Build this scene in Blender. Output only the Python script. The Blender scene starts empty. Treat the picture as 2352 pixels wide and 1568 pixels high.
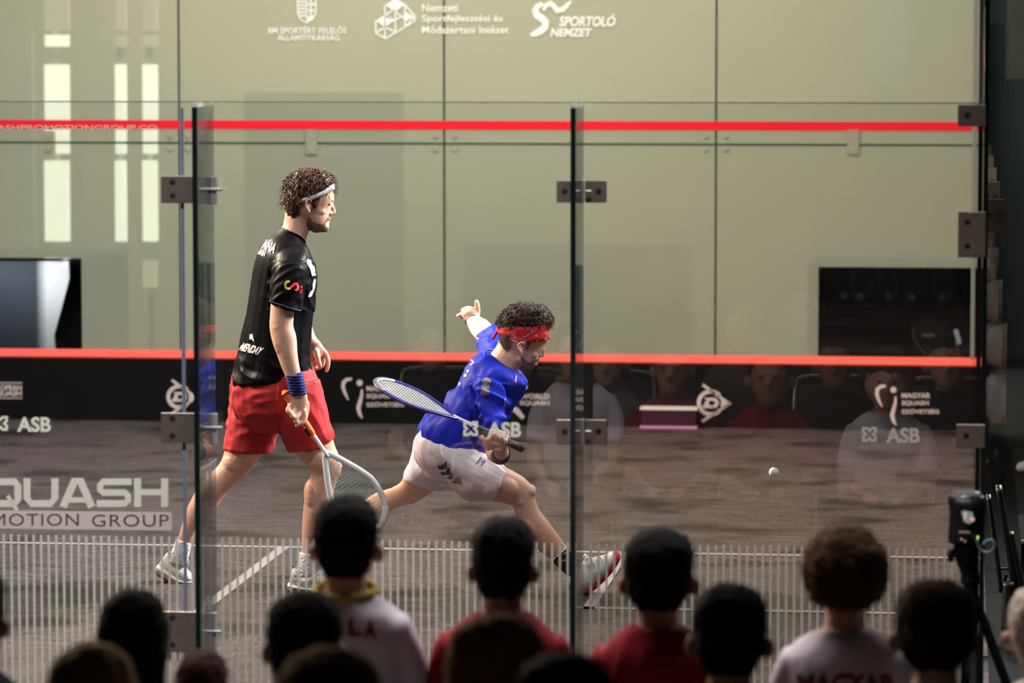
import bpy, bmesh, math, random
import numpy as np
from mathutils import Vector, Matrix, noise
from mathutils.bvhtree import BVHTree

random.seed(7)
S = bpy.context.scene
C = S.collection
R = math.radians

# ------------------------------------------------------------------ camera
IMG_W, IMG_H, FPX = 2352.0, 1568.0, 8647.5
CAM = Vector((-0.1197, -12.6682, 2.3830))
YAW, PITCH, ROLL = -0.118581, -0.083079, -0.000605
FWD = Vector((math.sin(YAW) * math.cos(PITCH), math.cos(YAW) * math.cos(PITCH), math.sin(PITCH)))
_r = Vector((math.cos(YAW), -math.sin(YAW), 0)); _u = _r.cross(FWD)
RGT = _r * math.cos(ROLL) + _u * math.sin(ROLL)
UPV = -_r * math.sin(ROLL) + _u * math.cos(ROLL)
cd = bpy.data.cameras.new('camera'); cam = bpy.data.objects.new('camera', cd); C.objects.link(cam)
M4 = Matrix.Identity(4)
for i in range(3):
    M4[i][0] = RGT[i]; M4[i][1] = UPV[i]; M4[i][2] = -FWD[i]; M4[i][3] = CAM[i]
cam.matrix_world = M4
cd.sensor_width = 36.0; cd.sensor_fit = 'HORIZONTAL'; cd.lens = FPX / IMG_W * 36.0
cd.clip_start = 0.1; cd.clip_end = 200
cd.dof.use_dof = True; cd.dof.focus_distance = 15.7; cd.dof.aperture_fstop = 3.0
S.camera = cam

LAMP_FRONT, LAMP_LEFT, LAMP_RIGHT, LAMP_BACK, FILL_HALL, FILL_HALL2, FILL_AUD = 130, 780, 780, 60, 640, 280, 150
# ------------------------------------------------------------------ world, lamps, exposure
S.view_settings.view_transform = 'Standard'; S.view_settings.look = 'None'
S.view_settings.gamma = 1.0; S.view_settings.use_curve_mapping = False
S.view_settings.exposure = 0.0
S.cycles.transparent_max_bounces = 28
S.cycles.max_bounces = 6; S.cycles.diffuse_bounces = 3; S.cycles.glossy_bounces = 3
S.cycles.use_denoising = True; S.cycles.adaptive_threshold = .015
W = bpy.data.worlds.new('hall_dark'); S.world = W; W.use_nodes = True
W.node_tree.nodes['Background'].inputs[0].default_value = (0.55, 0.62, 0.7, 1)
W.node_tree.nodes['Background'].inputs[1].default_value = 0.012

def area(name, loc, target, sx, sy, power, col, spread=130):
    l = bpy.data.lights.new(name, 'AREA'); l.shape = 'RECTANGLE'; l.size = sx; l.size_y = sy
    l.energy = power; l.color = col; l.spread = R(spread)
    o = bpy.data.objects.new(name, l); C.objects.link(o); o.location = loc
    o.rotation_euler = (Vector(target) - Vector(loc)).to_track_quat('-Z', 'Y').to_euler()
    return o
# floodlight rows on the truss over the court; booth, front-row and hall fills are added
area('overhead_lamp', (-3.2, 6.6, 6.2), (-3.2, 9.75, 1.6), 5.6, .3, LAMP_FRONT, (1, .95, .86), 95)
area('booth_fill', (-5.9, 9.90, .96), (-5.75, 10.3, .7), .8, .05, 8, (1, .98, .97), 160)  # added unseen fill that brightens the shape in the left booth
area('overhead_lamp', (-7.4, 5.0, 4.4), (-2.9, 3.8, 0.9), 4.6, .3, LAMP_LEFT, (1, .80, .62), 110)
area('overhead_lamp', (1.0, 5.0, 4.4), (-3.5, 3.8, 0.9), 4.6, .3, LAMP_RIGHT, (1, .97, .93), 110)
area('overhead_lamp', (-3.2, 0.5, 5.4), (-3.2, 3.3, 0.5), 5.6, .3, LAMP_BACK, (1, .96, .93), 90)
area('overhead_lamp', (-3.2, -1.8, 5.0), (-3.2, -1.5, 0), 5.6, .3, FILL_AUD, (1, .94, .92), 75)  # added unseen fill above the front row, lifts glass plates and stickers
area('backdrop_fill', (-4.8, 13.6, 6.4), (-4.8, 15.2, 2.6), 4.0, .6, FILL_HALL, (1, .86, .62))  # added warm fill that brightens the backdrop behind the film wall
area('backdrop_fill', (-1.2, 13.6, 6.4), (-1.2, 15.2, 2.4), 3.0, .6, FILL_HALL2, (.88, 1, .95))  # added cooler fill for the right half of the backdrop

# ------------------------------------------------------------------ pixel helpers
def ray(px, py):
    return FWD * FPX + RGT * (px - IMG_W / 2) - UPV * (py - IMG_H / 2)
def PY(px, py, Y):
    d = ray(px, py); return CAM + d * ((Y - CAM.y) / d.y)
def PD(px, py, D):
    return CAM + ray(px, py) * (D / FPX)
def to_px(p):
    d = Vector(p) - CAM; z = d.dot(FWD)
    return (IMG_W / 2 + FPX * d.dot(RGT) / z, IMG_H / 2 - FPX * d.dot(UPV) / z)
def mpp(Y):
    return (Y - CAM.y) / FPX

# ------------------------------------------------------------------ materials
MATS = {}
def mat(name, col, rough=.6, spec=.4, var=0.0, vscale=8.0, bump=0.0, bscale=60.0, metal=0.0, emit=None, estr=1.0, coat=0.0, sheen=0.0, stretch=(1, 1, 1)):
    if name in MATS: return MATS[name]
    m = bpy.data.materials.new(name); m.use_nodes = True; nt = m.node_tree; N = nt.nodes; L = nt.links
    b = N['Principled BSDF']
    b.inputs['Base Color'].default_value = (*col, 1); b.inputs['Roughness'].default_value = rough
    b.inputs['Specular IOR Level'].default_value = spec; b.inputs['Metallic'].default_value = metal
    b.inputs['Coat Weight'].default_value = coat; b.inputs['Sheen Weight'].default_value = sheen
    if emit: b.inputs['Emission Color'].default_value = (*emit, 1); b.inputs['Emission Strength'].default_value = estr
    tc = N.new('ShaderNodeTexCoord'); mp = N.new('ShaderNodeMapping'); L.new(tc.outputs['Object'], mp.inputs[0]); mp.inputs['Scale'].default_value = stretch
    if var > 0:
        n = N.new('ShaderNodeTexNoise'); n.inputs['Scale'].default_value = vscale; n.inputs['Detail'].default_value = 5; L.new(mp.outputs[0], n.inputs['Vector'])
        mx = N.new('ShaderNodeMix'); mx.data_type = 'RGBA'
        mx.inputs[6].default_value = (*[max(0, c * (1 - var)) for c in col], 1); mx.inputs[7].default_value = (*[min(1, c * (1 + var)) for c in col], 1)
        L.new(n.outputs['Fac'], mx.inputs[0]); L.new(mx.outputs[2], b.inputs['Base Color'])
    if bump > 0:
        n2 = N.new('ShaderNodeTexNoise'); n2.inputs['Scale'].default_value = bscale; n2.inputs['Detail'].default_value = 4; L.new(mp.outputs[0], n2.inputs['Vector'])
        bp = N.new('ShaderNodeBump'); bp.inputs['Strength'].default_value = bump; bp.inputs['Distance'].default_value = .01
        L.new(n2.outputs['Fac'], bp.inputs['Height']); L.new(bp.outputs[0], b.inputs['Normal'])
    MATS[name] = m; return m

def sticker_mat(name, col, tr=.55):
    """thin vinyl: half reflects, half lets the court light through"""
    if name in MATS: return MATS[name]
    m = bpy.data.materials.new(name); m.use_nodes = True; N = m.node_tree.nodes; L = m.node_tree.links; b = N['Principled BSDF']
    b.inputs['Base Color'].default_value = (*col, 1); b.inputs['Roughness'].default_value = .8
    t = N.new('ShaderNodeBsdfTranslucent'); t.inputs[0].default_value = (*col, 1); mx = N.new('ShaderNodeMixShader'); mx.inputs[0].default_value = tr
    L.new(b.outputs[0], mx.inputs[1]); L.new(t.outputs[0], mx.inputs[2]); L.new(mx.outputs[0], N['Material Output'].inputs[0]); MATS[name] = m; return m
def glass_mat(name, tint=(.93, .97, .95), refl=1.0, haze=0.0, hazecol=(.5, .5, .5), rough=0.0):
    """thin architectural glass: clear transmission, Fresnel mirror, an optional diffuse haze"""
    if name in MATS: return MATS[name]
    m = bpy.data.materials.new(name); m.use_nodes = True; nt = m.node_tree; N = nt.nodes; L = nt.links
    for n in list(N): N.remove(n)
    out = N.new('ShaderNodeOutputMaterial'); tr = N.new('ShaderNodeBsdfTransparent'); tr.inputs[0].default_value = (*tint, 1)
    gl = N.new('ShaderNodeBsdfGlossy'); gl.inputs['Roughness'].default_value = rough
    fr = N.new('ShaderNodeFresnel'); fr.inputs[0].default_value = 1.5
    mu = N.new('ShaderNodeMath'); mu.operation = 'MULTIPLY'; mu.inputs[1].default_value = refl; L.new(fr.outputs[0], mu.inputs[0]); mu.use_clamp = True
    mx = N.new('ShaderNodeMixShader'); L.new(mu.outputs[0], mx.inputs[0])
    base = tr
    if haze > 0:
        df = N.new('ShaderNodeBsdfDiffuse'); df.inputs[0].default_value = (*hazecol, 1)
        m2 = N.new('ShaderNodeMixShader'); m2.inputs[0].default_value = haze; L.new(tr.outputs[0], m2.inputs[1]); L.new(df.outputs[0], m2.inputs[2]); base = m2
    L.new(base.outputs[0], mx.inputs[1]); L.new(gl.outputs[0], mx.inputs[2]); L.new(mx.outputs[0], out.inputs[0])
    MATS[name] = m; return m

# ------------------------------------------------------------------ objects
def setp(o, label=None, cat=None, group=None, kind=None):
    if label: o['label'] = label
    if cat: o['category'] = cat
    if group: o['group'] = group
    if kind: o['kind'] = kind
    return o
def link(name, me, m=None, parent=None, label=None, cat=None, group=None, kind=None, smooth=False):
    o = bpy.data.objects.new(name, me); C.objects.link(o)
    if m is not None and len(me.materials) == 0: me.materials.append(m)
    if parent is not None:
        o.parent = parent; o.matrix_parent_inverse = parent.matrix_world.inverted() if parent.type == 'MESH' else Matrix.Translation(-parent.location) if parent.rotation_euler.z == 0 else parent_inv(parent)
    if smooth: me.polygons.foreach_set('use_smooth', [True] * len(me.polygons))
    return setp(o, label, cat, group, kind)
def parent_inv(p):
    return (Matrix.Translation(p.location) @ p.rotation_euler.to_matrix().to_4x4()).inverted()
def empty(name, loc, label=None, cat=None, group=None, kind=None):
    o = bpy.data.objects.new(name, None); C.objects.link(o); o.location = loc; o.empty_display_size = .1
    return setp(o, label, cat, group, kind)

class Geo:
    def __init__(s): s.v = []; s.f = []
    def box(s, lo, hi):
        n = len(s.v); x0, y0, z0 = lo; x1, y1, z1 = hi
        s.v += [Vector(p) for p in ((x0,y0,z0),(x1,y0,z0),(x1,y1,z0),(x0,y1,z0),(x0,y0,z1),(x1,y0,z1),(x1,y1,z1),(x0,y1,z1))]
        s.f += [[n+i for i in q] for q in ((0,3,2,1),(4,5,6,7),(0,1,5,4),(1,2,6,5),(2,3,7,6),(3,0,4,7))]
        return s
    def loft(s, secs, n=18, sub=3, cap=True):
        """secs: (centre, axis a, axis b); smooth catmull-rom between them"""
        P = [(Vector(c), Vector(a), Vector(b)) for c, a, b in secs]; out = []
        for i in range(len(P) - 1):
            p0, p1, p2, p3 = P[max(i-1, 0)], P[i], P[i+1], P[min(i+2, len(P)-1)]
            for k in range(sub):
                t = k / sub; t2 = t*t; t3 = t2*t
                out.append(tuple(.5*((2*p1[j]) + (p2[j]-p0[j])*t + (2*p0[j]-5*p1[j]+4*p2[j]-p3[j])*t2 + (3*p1[j]-p0[j]-3*p2[j]+p3[j])*t3) for j in range(3)))
        out.append(P[-1]); base = len(s.v)
        cs = [(math.cos(2*math.pi*k/n), math.sin(2*math.pi*k/n)) for k in range(n)]
        for c, a, b in out:
            for x, y in cs: s.v.append(c + a*x + b*y)
        m = len(out)
        for i in range(m-1):
            for k in range(n):
                a0 = base+i*n+k; a1 = base+i*n+(k+1) % n
                s.f.append([a0, a1, a1+n, a0+n])
        if cap:
            s.v.append(out[0][0]); s.v.append(out[-1][0]); c0, c1 = len(s.v)-2, len(s.v)-1
            for k in range(n):
                s.f.append([c0, base+(k+1) % n, base+k]); q = base+(m-1)*n
                s.f.append([c1, q+k, q+(k+1) % n])
        return s
    def tube(s, pts, rad, n=10, sub=3, flat=1.0, up=None, cap='round'):
        pts = [Vector(p) for p in pts]
        if not isinstance(rad, (list, tuple)): rad = [rad]*len(pts)
        secs = []; ref = Vector(up) if up else Vector((.31, .87, .38))
        T = []
        for i in range(len(pts)):
            t = (pts[min(i+1, len(pts)-1)] - pts[max(i-1, 0)]); T.append(t.normalized() if t.length > 1e-9 else Vector((0,0,1)))
        def fr(t):
            a = ref - t*ref.dot(t)
            if a.length < 1e-3: a = Vector((1,0,0)) - t*t.x
            a.normalize(); return a, t.cross(a)
        for i, p in enumerate(pts):
            a, b = fr(T[i]); r = rad[i]
            if cap == 'round' and i == 0:
                secs.append((p - T[0]*r*.85, a*r*.35, b*r*flat*.35)); secs.append((p - T[0]*r*.45, a*r*.8, b*r*flat*.8))
            secs.append((p, a*r, b*r*flat))
            if cap == 'round' and i == len(pts)-1:
                secs.append((p + T[i]*r*.45, a*r*.8, b*r*flat*.8)); secs.append((p + T[i]*r*.85, a*r*.35, b*r*flat*.35))
        return s.loft(secs, n, sub)
    def ell(s, c, ax, ay, az, n=16, m=9):
        c = Vector(c); secs = []
        ax, ay, az = Vector(ax), Vector(ay), Vector(az)
        for i in range(m):
            th = math.pi*(i+.25)/(m-.5); secs.append((c - az*math.cos(th), ax*math.sin(th), ay*math.sin(th)))
        return s.loft(secs, n, 1)
    def mesh(s, name='m'):
        me = bpy.data.meshes.new(name); me.from_pydata([tuple(v) for v in s.v], [], s.f); me.update(); return me
    def remesh(s, voxel, smooth=2, name='m', factor=.5):
        me = s.mesh(name); o = bpy.data.objects.new('tmp', me); C.objects.link(o)
        r = o.modifiers.new('r', 'REMESH'); r.mode = 'VOXEL'; r.voxel_size = voxel
        if smooth:
            k = o.modifiers.new('s', 'SMOOTH'); k.factor = factor; k.iterations = smooth
        dg = bpy.context.evaluated_depsgraph_get(); e = o.evaluated_get(dg)
        out = bpy.data.meshes.new_from_object(e); out.name = name
        bpy.data.objects.remove(o); bpy.data.meshes.remove(me)
        out.polygons.foreach_set('use_smooth', [True]*len(out.polygons)); return out

def wrinkle(me, fn):
    """push every vertex along its normal by fn(co, no)"""
    n = len(me.vertices); co = np.empty(n*3); no = np.empty(n*3)
    me.vertices.foreach_get('co', co); me.vertices.foreach_get('normal', no)
    co = co.reshape(-1, 3); no = no.reshape(-1, 3); d = np.empty(n)
    for i in range(n): d[i] = fn(Vector(co[i]), Vector(no[i]))
    co += no*d[:, None]; me.vertices.foreach_set('co', co.ravel()); me.update(); return me
def folds(co, scale, dirv, amp, seed=0.0, stretch=.22):
    """ridge-like cloth folds running along dirv"""
    dv = Vector(dirv).normalized(); along = co.dot(dv)
    p = (co - dv*along) + dv*along*stretch
    a = noise.noise(p*scale + Vector((seed, seed*1.7, 3.1)))
    b = noise.noise(p*scale*2.1 + Vector((seed+9, 2.7, seed)))
    return amp*((1-abs(a)*2.4) + .45*b)
def shell(me, pred, off, name):
    """thin skin-tight piece cut from a surface: faces whose centre passes pred, moved out by off"""
    bm = bmesh.new(); bm.from_mesh(me); bm.normal_update()
    kill = [f for f in bm.faces if not pred(f.calc_center_median())]
    bmesh.ops.delete(bm, geom=kill, context='FACES')
    bm.normal_update()
    for v in bm.verts: v.co = v.co + v.normal*off
    out = bpy.data.meshes.new(name); bm.to_mesh(out); bm.free()
    out.polygons.foreach_set('use_smooth', [True]*len(out.polygons)); return out
def inpoly(x, y, poly):
    c = False; j = len(poly)-1
    for i in range(len(poly)):
        (xi, yi), (xj, yj) = poly[i], poly[j]
        if (yi > y) != (yj > y) and x < (xj-xi)*(y-yi)/(yj-yi)+xi: c = not c
        j = i
    return c
def strands(roots, length, width, curl=0.0, wav=6.0, seg=5, seed=1, grav=.3, flow=(0,0,0)):
    """hair locks: roots = [(pos, normal)] -> one mesh of tapered curved blades"""
    rnd = random.Random(seed); g = Geo()
    for p, nrm in roots:
        ln = length*rnd.uniform(.55, 1.25); d = (nrm + Vector((rnd.gauss(0, .35), rnd.gauss(0, .35), rnd.gauss(0, .35))) + Vector(flow)).normalized()
        side = d.cross(Vector((rnd.gauss(0, 1), rnd.gauss(0, 1), rnd.gauss(0, 1)))).normalized(); oth = d.cross(side)
        ph = rnd.uniform(0, 6.28); w0 = width*rnd.uniform(.6, 1.3); q = p - nrm*.004; base = len(g.v)
        for k in range(seg+1):
            t = k/seg; a = ph + wav*t
            c = q + d*ln*t*(1-.35*curl*t) + (side*math.cos(a) + oth*math.sin(a))*curl*ln*.32*t + Vector((0, 0, -grav*ln*t*t))
            w = w0*(1-t*.85)
            for j in range(3):
                an = 2.094*j; g.v.append(c + (side*math.cos(an) + oth*math.sin(an))*w)
        for k in range(seg):
            for j in range(3):
                a0 = base+k*3+j; a1 = base+k*3+(j+1) % 3; g.f.append([a0, a1, a1+3, a0+3])
    return g
def sample_roots(me, n, pred=None, seed=3):
    rnd = random.Random(seed); vs = me.vertices; out = []; tries = 0
    while len(out) < n and tries < n*40:
        tries += 1; v = vs[rnd.randrange(len(vs))]
        if pred is None or pred(v.co): out.append((Vector(v.co), Vector(v.normal)))
    return out

# ------------------------------------------------------------------ flat print (text, emblems) laid on planes or bodies
class Print:
    """2-D shapes in photograph pixels"""
    def __init__(s): s.v = []; s.f = []
    def poly(s, pts):
        n = len(s.v); s.v += [tuple(p) for p in pts]; s.f.append(list(range(n, n+len(pts)))); return s
    def stroke(s, pts, w, close=False, taper=None):
        n = len(s.v); m = len(pts); k = m if close else m
        for i in range(m):
            a = pts[(i-1) % m] if close else pts[max(i-1, 0)]; b = pts[(i+1) % m] if close else pts[min(i+1, m-1)]
            dx, dy = b[0]-a[0], b[1]-a[1]; l = math.hypot(dx, dy) or 1; ww = w*(taper[i] if taper else 1)/2
            s.v.append((pts[i][0]-dy/l*ww, pts[i][1]+dx/l*ww)); s.v.append((pts[i][0]+dy/l*ww, pts[i][1]-dx/l*ww))
        for i in range(m if close else m-1):
            a = n+2*i; b = n+2*((i+1) % m); s.f.append([a, a+1, b+1, b])
        return s
    def ring(s, cx, cy, rx, ry, w, a0=0, a1=360, k=36):
        pts = [(cx+rx*math.cos(R(a0+(a1-a0)*i/k)), cy+ry*math.sin(R(a0+(a1-a0)*i/k))) for i in range(k+1)]
        return s.stroke(pts, w)
    def disc(s, cx, cy, rx, ry=None, k=20):
        ry = ry or rx
        return s.poly([(cx+rx*math.cos(6.2832*i/k), cy+ry*math.sin(6.2832*i/k)) for i in range(k)])
    def text(s, txt, quad, bold=0.0, spacing=1.0, shear=0.0):
        """quad = TL, TR, BR, BL pixel corners the inked box is fitted to; accents are drawn as strokes"""
        ACC = {'É': 'E1', 'Á': 'A1', 'Ó': 'O1', 'é': 'e1', 'ó': 'o1', 'á': 'a1', 'Ő': 'O2', 'ő': 'o2', 'Ö': 'O3', 'Ñ': 'N4'}
        base = ''.join(ACC[ch][0] if ch in ACC else ch for ch in txt)
        def build(body):
            cu = bpy.data.curves.new('t', 'FONT'); cu.body = body; cu.size = 1; cu.offset = bold; cu.space_character = spacing; cu.shear = shear; cu.resolution_u = 4
            o = bpy.data.objects.new('t', cu); C.objects.link(o); dg = bpy.context.evaluated_depsgraph_get()
            me = bpy.data.meshes.new_from_object(o.evaluated_get(dg)); bpy.data.objects.remove(o); bpy.data.curves.remove(cu)
            v = [(q.co.x, q.co.y) for q in me.vertices]; f = [list(q.vertices) for q in me.polygons]; bpy.data.meshes.remove(me); return v, f
        vs, fs = build(base)
        for i, ch in enumerate(txt):
            if ch not in ACC: continue
            x1 = max(q[0] for q in build(base[:i+1])[0]); x0 = max([q[0] for q in build(base[:i])[0]]+[0]) if base[:i].strip() else 0
            if i and base[i-1] == ' ': x0 = x1-.62
            lo, hi = (.58, .74) if ch.islower() else (.76, .90); cx = (x0+x1)/2+shear*.75; t = .05+bold
            def bar(xa, ya, xb, yb):
                n = len(vs); vs.extend([(xa-t, ya), (xa+t, ya), (xb+t, yb), (xb-t, yb)]); fs.append([n, n+1, n+2, n+3])
            k = ACC[ch][1]
            if k == '1': bar(cx-.03, lo, cx+.10, hi)
            elif k == '2': bar(cx-.13, lo, cx-.03, hi); bar(cx+.07, lo, cx+.17, hi)
            elif k == '3': bar(cx-.13, lo, cx-.13, lo+.1); bar(cx+.13, lo, cx+.13, lo+.1)
            else: bar(cx-.18, lo, cx-.05, lo+.10); bar(cx-.05, lo+.06, cx+.17, lo+.10)
        xs = [q[0] for q in vs]; ys = [q[1] for q in vs]
        x0, x1, y0, y1 = min(xs), max(xs), min(ys), max(ys); n = len(s.v); TL, TR, BR, BL = quad
        for x, y in vs:
            u = (x-x0)/(x1-x0); w = (y1-y)/(y1-y0)
            s.v.append(tuple((TL[i]*(1-u)+TR[i]*u)*(1-w) + (BL[i]*(1-u)+BR[i]*u)*w for i in (0, 1)))
        for f in fs: s.f.append([n+i for i in f])
        return s
    def rtext(s, txt, x0, y0, x1, y1, **k):
        return s.text(txt, ((x0, y0), (x1, y0), (x1, y1), (x0, y1)), **k)
    def plane(s, name, Y, m, parent, **k):
        me = bpy.data.meshes.new(name); me.from_pydata([tuple(PY(x, y, Y)) for x, y in s.v], [], s.f); me.update()
        return link(name, me, m, parent, **k)
    def onto(s, name, bvh, m, parent, off=.003, cuts=0, Yfall=3.0, **k):
        bm = bmesh.new(); vs = [bm.verts.new((x, y, 0)) for x, y in s.v]
        for f in s.f:
            try: bm.faces.new([vs[i] for i in f])
            except ValueError: pass
        if cuts:
            bmesh.ops.triangulate(bm, faces=bm.faces); 
            for _ in range(cuts): bmesh.ops.subdivide_edges(bm, edges=bm.edges, cuts=1, use_grid_fill=True)
        dead = []
        for v in bm.verts:
            d = ray(v.co.x, v.co.y).normalized(); h = bvh.ray_cast(CAM, d)
            if h[0] is None: v.co = PY(v.co.x, v.co.y, Yfall); dead.append(v)
            else: v.co = h[0] - d*off
        bmesh.ops.delete(bm, geom=dead, context='VERTS')
        me = bpy.data.meshes.new(name); bm.to_mesh(me); bm.free()
        return link(name, me, m, parent, **k)
def bvh_of(*meshes):
    v = []; f = []
    for me in meshes:
        n = len(v); v += [x.co.copy() for x in me.vertices]; f += [[n+i for i in p.vertices] for p in me.polygons]
    return BVHTree.FromPolygons(v, f)
# ================================================================== the court and hall
XR, XL, YF = -0.04, -6.44, 9.75
ZA = -0.12                                   # spectators' floor
def boxobj(name, lo, hi, m, parent=None, **k):
    return link(name, Geo().box(lo, hi).mesh(name), m, parent, **k)

# court floor: dark boards, scuffed
def floor_mat():
    m = bpy.data.materials.new('court_floor'); m.use_nodes = True; N = m.node_tree.nodes; L = m.node_tree.links; b = N['Principled BSDF']
    tc = N.new('ShaderNodeTexCoord')
    def nz(scale, st, rot=0, det=6):
        mp = N.new('ShaderNodeMapping'); mp.inputs['Scale'].default_value = st; mp.inputs['Rotation'].default_value = (0, 0, rot); L.new(tc.outputs['Object'], mp.inputs[0])
        n = N.new('ShaderNodeTexNoise'); n.inputs['Scale'].default_value = scale; n.inputs['Detail'].default_value = det; L.new(mp.outputs[0], n.inputs['Vector']); return n
    def ramp(src, a, bb, c0, c1):
        r = N.new('ShaderNodeValToRGB'); r.color_ramp.elements[0].position = a; r.color_ramp.elements[1].position = bb
        r.color_ramp.elements[0].color = (*c0, 1); r.color_ramp.elements[1].color = (*c1, 1); L.new(src, r.inputs[0]); return r
    base = ramp(nz(1.6, (1, .5, 1)).outputs['Fac'], .35, .7, (.0125, .009, .0102), (.031, .0235, .0255))
    def over(prev, fac, col):
        mx = N.new('ShaderNodeMix'); mx.data_type = 'RGBA'; L.new(fac, mx.inputs[0]); L.new(prev, mx.inputs[6]); mx.inputs[7].default_value = (*col, 1); return mx.outputs[2]
    c = base.outputs[0]
    for sc, st, rot, lo, hi, col in ((14, (.5, 9, 1), .25, .55, .64, (.115, .092, .095)), (18, (9, .5, 1), .5, .55, .64, (.10, .081, .084)), (9, (.35, 12, 1), -.35, .56, .63, (.14, .113, .116)), (30, (.4, 14, 1), .05, .55, .63, (.068, .054, .057)), (60, (.3, 6, 1), .15, .56, .66, (.12, .09, .095)), (45, (5, .4, 1), -.3, .57, .66, (.11, .083, .088)), (2.2, (1, 1, 1), 0, .50, .70, (.010, .0065, .008))):
        c = over(c, ramp(nz(sc, st, rot, 3).outputs['Fac'], lo, hi, (0, 0, 0), (1, 1, 1)).outputs[0], col)
    L.new(c, b.inputs['Base Color']); b.inputs['Roughness'].default_value = .5; b.inputs['Specular IOR Level'].default_value = .14
    return m
floor = boxobj('floor', (XL-.2, -.45, ZA), (XR+.04, YF+.1, 0), floor_mat(), kind='structure')
lm = mat('floor_line_paint', (.26, .235, .24), .5, var=.12, vscale=40)
fl = [((XL+.05, 4.26), (XR, 4.31)), ((-3.225, 0.02), (-3.175, 4.26)), ((-1.65, 2.61), (-1.60, 4.26)), ((-1.65, 2.61), (XR, 2.66)), ((-4.80, 2.61), (-4.75, 4.26)), ((XL+.05, 2.61), (-4.75, 2.66))]
for (x0, y0), (x1, y1) in fl: boxobj('court_line', (x0, y0, .0005), (x1, y1, .003), lm, floor)
# hall floor round the court
boxobj('floor_hall', (-14, -14, ZA-.1), (9, 22, ZA), mat('hall_floor', (.006, .006, .0065), .8, .1, var=.3, vscale=3), kind='structure')
dk = mat('hall_wall_dark', (.045, .050, .052), .9, var=.25, vscale=1.2)
boxobj('wall_hall_far', (-14, 16.0, ZA), (9, 16.2, 9), dk, kind='structure')
boxobj('wall_hall_right', (8.8, -14, ZA), (9, 16, 9), dk, kind='structure')
boxobj('wall_hall_left', (-14, -14, ZA), (-13.8, 16, 9), dk, kind='structure')
boxobj('wall_hall_back', (-14, -14.2, ZA), (9, -14, 9), dk, kind='structure')
boxobj('ceiling', (-14, -14, 9), (9, 16.2, 9.2), dk, kind='structure')

# ---- front wall: film-coated translucent glass
def film_mat():
    m = bpy.data.materials.new('translucent_film_glass'); m.use_nodes = True; N = m.node_tree.nodes; L = m.node_tree.links
    for n in list(N): N.remove(n)
    out = N.new('ShaderNodeOutputMaterial'); tr = N.new('ShaderNodeBsdfTransparent'); tr.inputs[0].default_value = (.92, .95, .86, 1)
    df = N.new('ShaderNodeBsdfDiffuse'); df.inputs[0].default_value = (.40, .42, .31, 1)
    tc = N.new('ShaderNodeTexCoord'); ns = N.new('ShaderNodeTexNoise'); ns.inputs['Scale'].default_value = .9; ns.inputs['Detail'].default_value = 3; L.new(tc.outputs['Object'], ns.inputs['Vector'])
    mc = N.new('ShaderNodeMix'); mc.data_type = 'RGBA'; mc.inputs[6].default_value = (.36, .39, .325, 1); mc.inputs[7].default_value = (.40, .405, .315, 1); L.new(ns.outputs['Fac'], mc.inputs[0]); L.new(mc.outputs[2], df.inputs[0])
    gl = N.new('ShaderNodeBsdfGlossy'); gl.inputs['Roughness'].default_value = .12
    a = N.new('ShaderNodeMixShader'); a.inputs[0].default_value = .60; L.new(tr.outputs[0], a.inputs[1]); L.new(df.outputs[0], a.inputs[2])
    b = N.new('ShaderNodeMixShader'); b.inputs[0].default_value = .03; L.new(a.outputs[0], b.inputs[1]); L.new(gl.outputs[0], b.inputs[2]); L.new(b.outputs[0], out.inputs[0])
    return m
film = film_mat()
GLASS = glass_mat('clear_court_glass', (.97, .98, .975), 1.0, 0, (.55, .58, .56))
EDGE = mat('glass_edge_green', (.005, .015, .014), .2, .25)
SEAL = mat('joint_seal_black', (.012, .022, .020), .5)
STEEL = mat('brushed_steel', (.46, .39, .34), .45, .5, var=.22, vscale=30, metal=.85, bump=.15, bscale=90)
STEELW = mat('bright_steel', (.72, .74, .74), .3, .5, metal=.5)
BOLT = mat('dark_bolt', (.05, .042, .04), .5, metal=.4)
WHITE = mat('white_print', (.86, .85, .82), .6)
STICK = sticker_mat('white_sticker', (.86, .89, .83), .5)
PINKW = mat('pale_tin_print', (.66, .53, .53), .7)

wf = empty('wall_front', (-3.2, YF, 0), kind='structure', label='translucent green front wall of the glass court')
cols = [XL, -4.818, -3.2, -1.567, XR]; ZJ = 1.69; gp = .006
for i in range(4):
    x0, x1 = cols[i]+gp, cols[i+1]-gp
    boxobj('glass_panel', (x0, YF, ZJ+gp), (x1, YF+.012, 4.57), film, wf)
    g = Geo()
    if i == 0:
        g.box((-5.431, YF, 0), (x1, YF+.012, ZJ-gp)); g.box((x0, YF, .989), (-5.431, YF+.012, ZJ-gp))
    elif i == 3:
        g.box((x0, YF, 0), (-.954, YF+.012, ZJ-gp)); g.box((-.954, YF, .967), (x1, YF+.012, ZJ-gp))
    else: g.box((x0, YF, 0), (x1, YF+.012, ZJ-gp))
    link('glass_panel', g.mesh(), film, wf)
for x in cols[1:4]: boxobj('joint_seal', (x-gp, YF+.001, 0), (x+gp, YF+.011, 4.57), SEAL, wf)
for i in range(4): boxobj('joint_seal', (cols[i]+gp, YF+.001, ZJ-gp), (cols[i+1]-gp, YF+.011, ZJ+gp), SEAL, wf)
CLW = glass_mat('booth_window_glass', (.80, .84, .86), 1.6)
boxobj('booth_window', (XL+.01, YF+.001, .40), (-5.433, YF+.011, .987), CLW, wf)
boxobj('booth_window', (-.952, YF+.001, .40), (XR-.01, YF+.011, .965), CLW, wf)
red = mat('service_line_red', (.86, .004, .020), .6)
boxobj('service_line', (XL, YF-.003, 1.775), (XR, YF, 1.828), red, wf)
tinm = mat('tin_black', (.0045, .0036, .004), .4, .25, var=.3, vscale=2)
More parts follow.
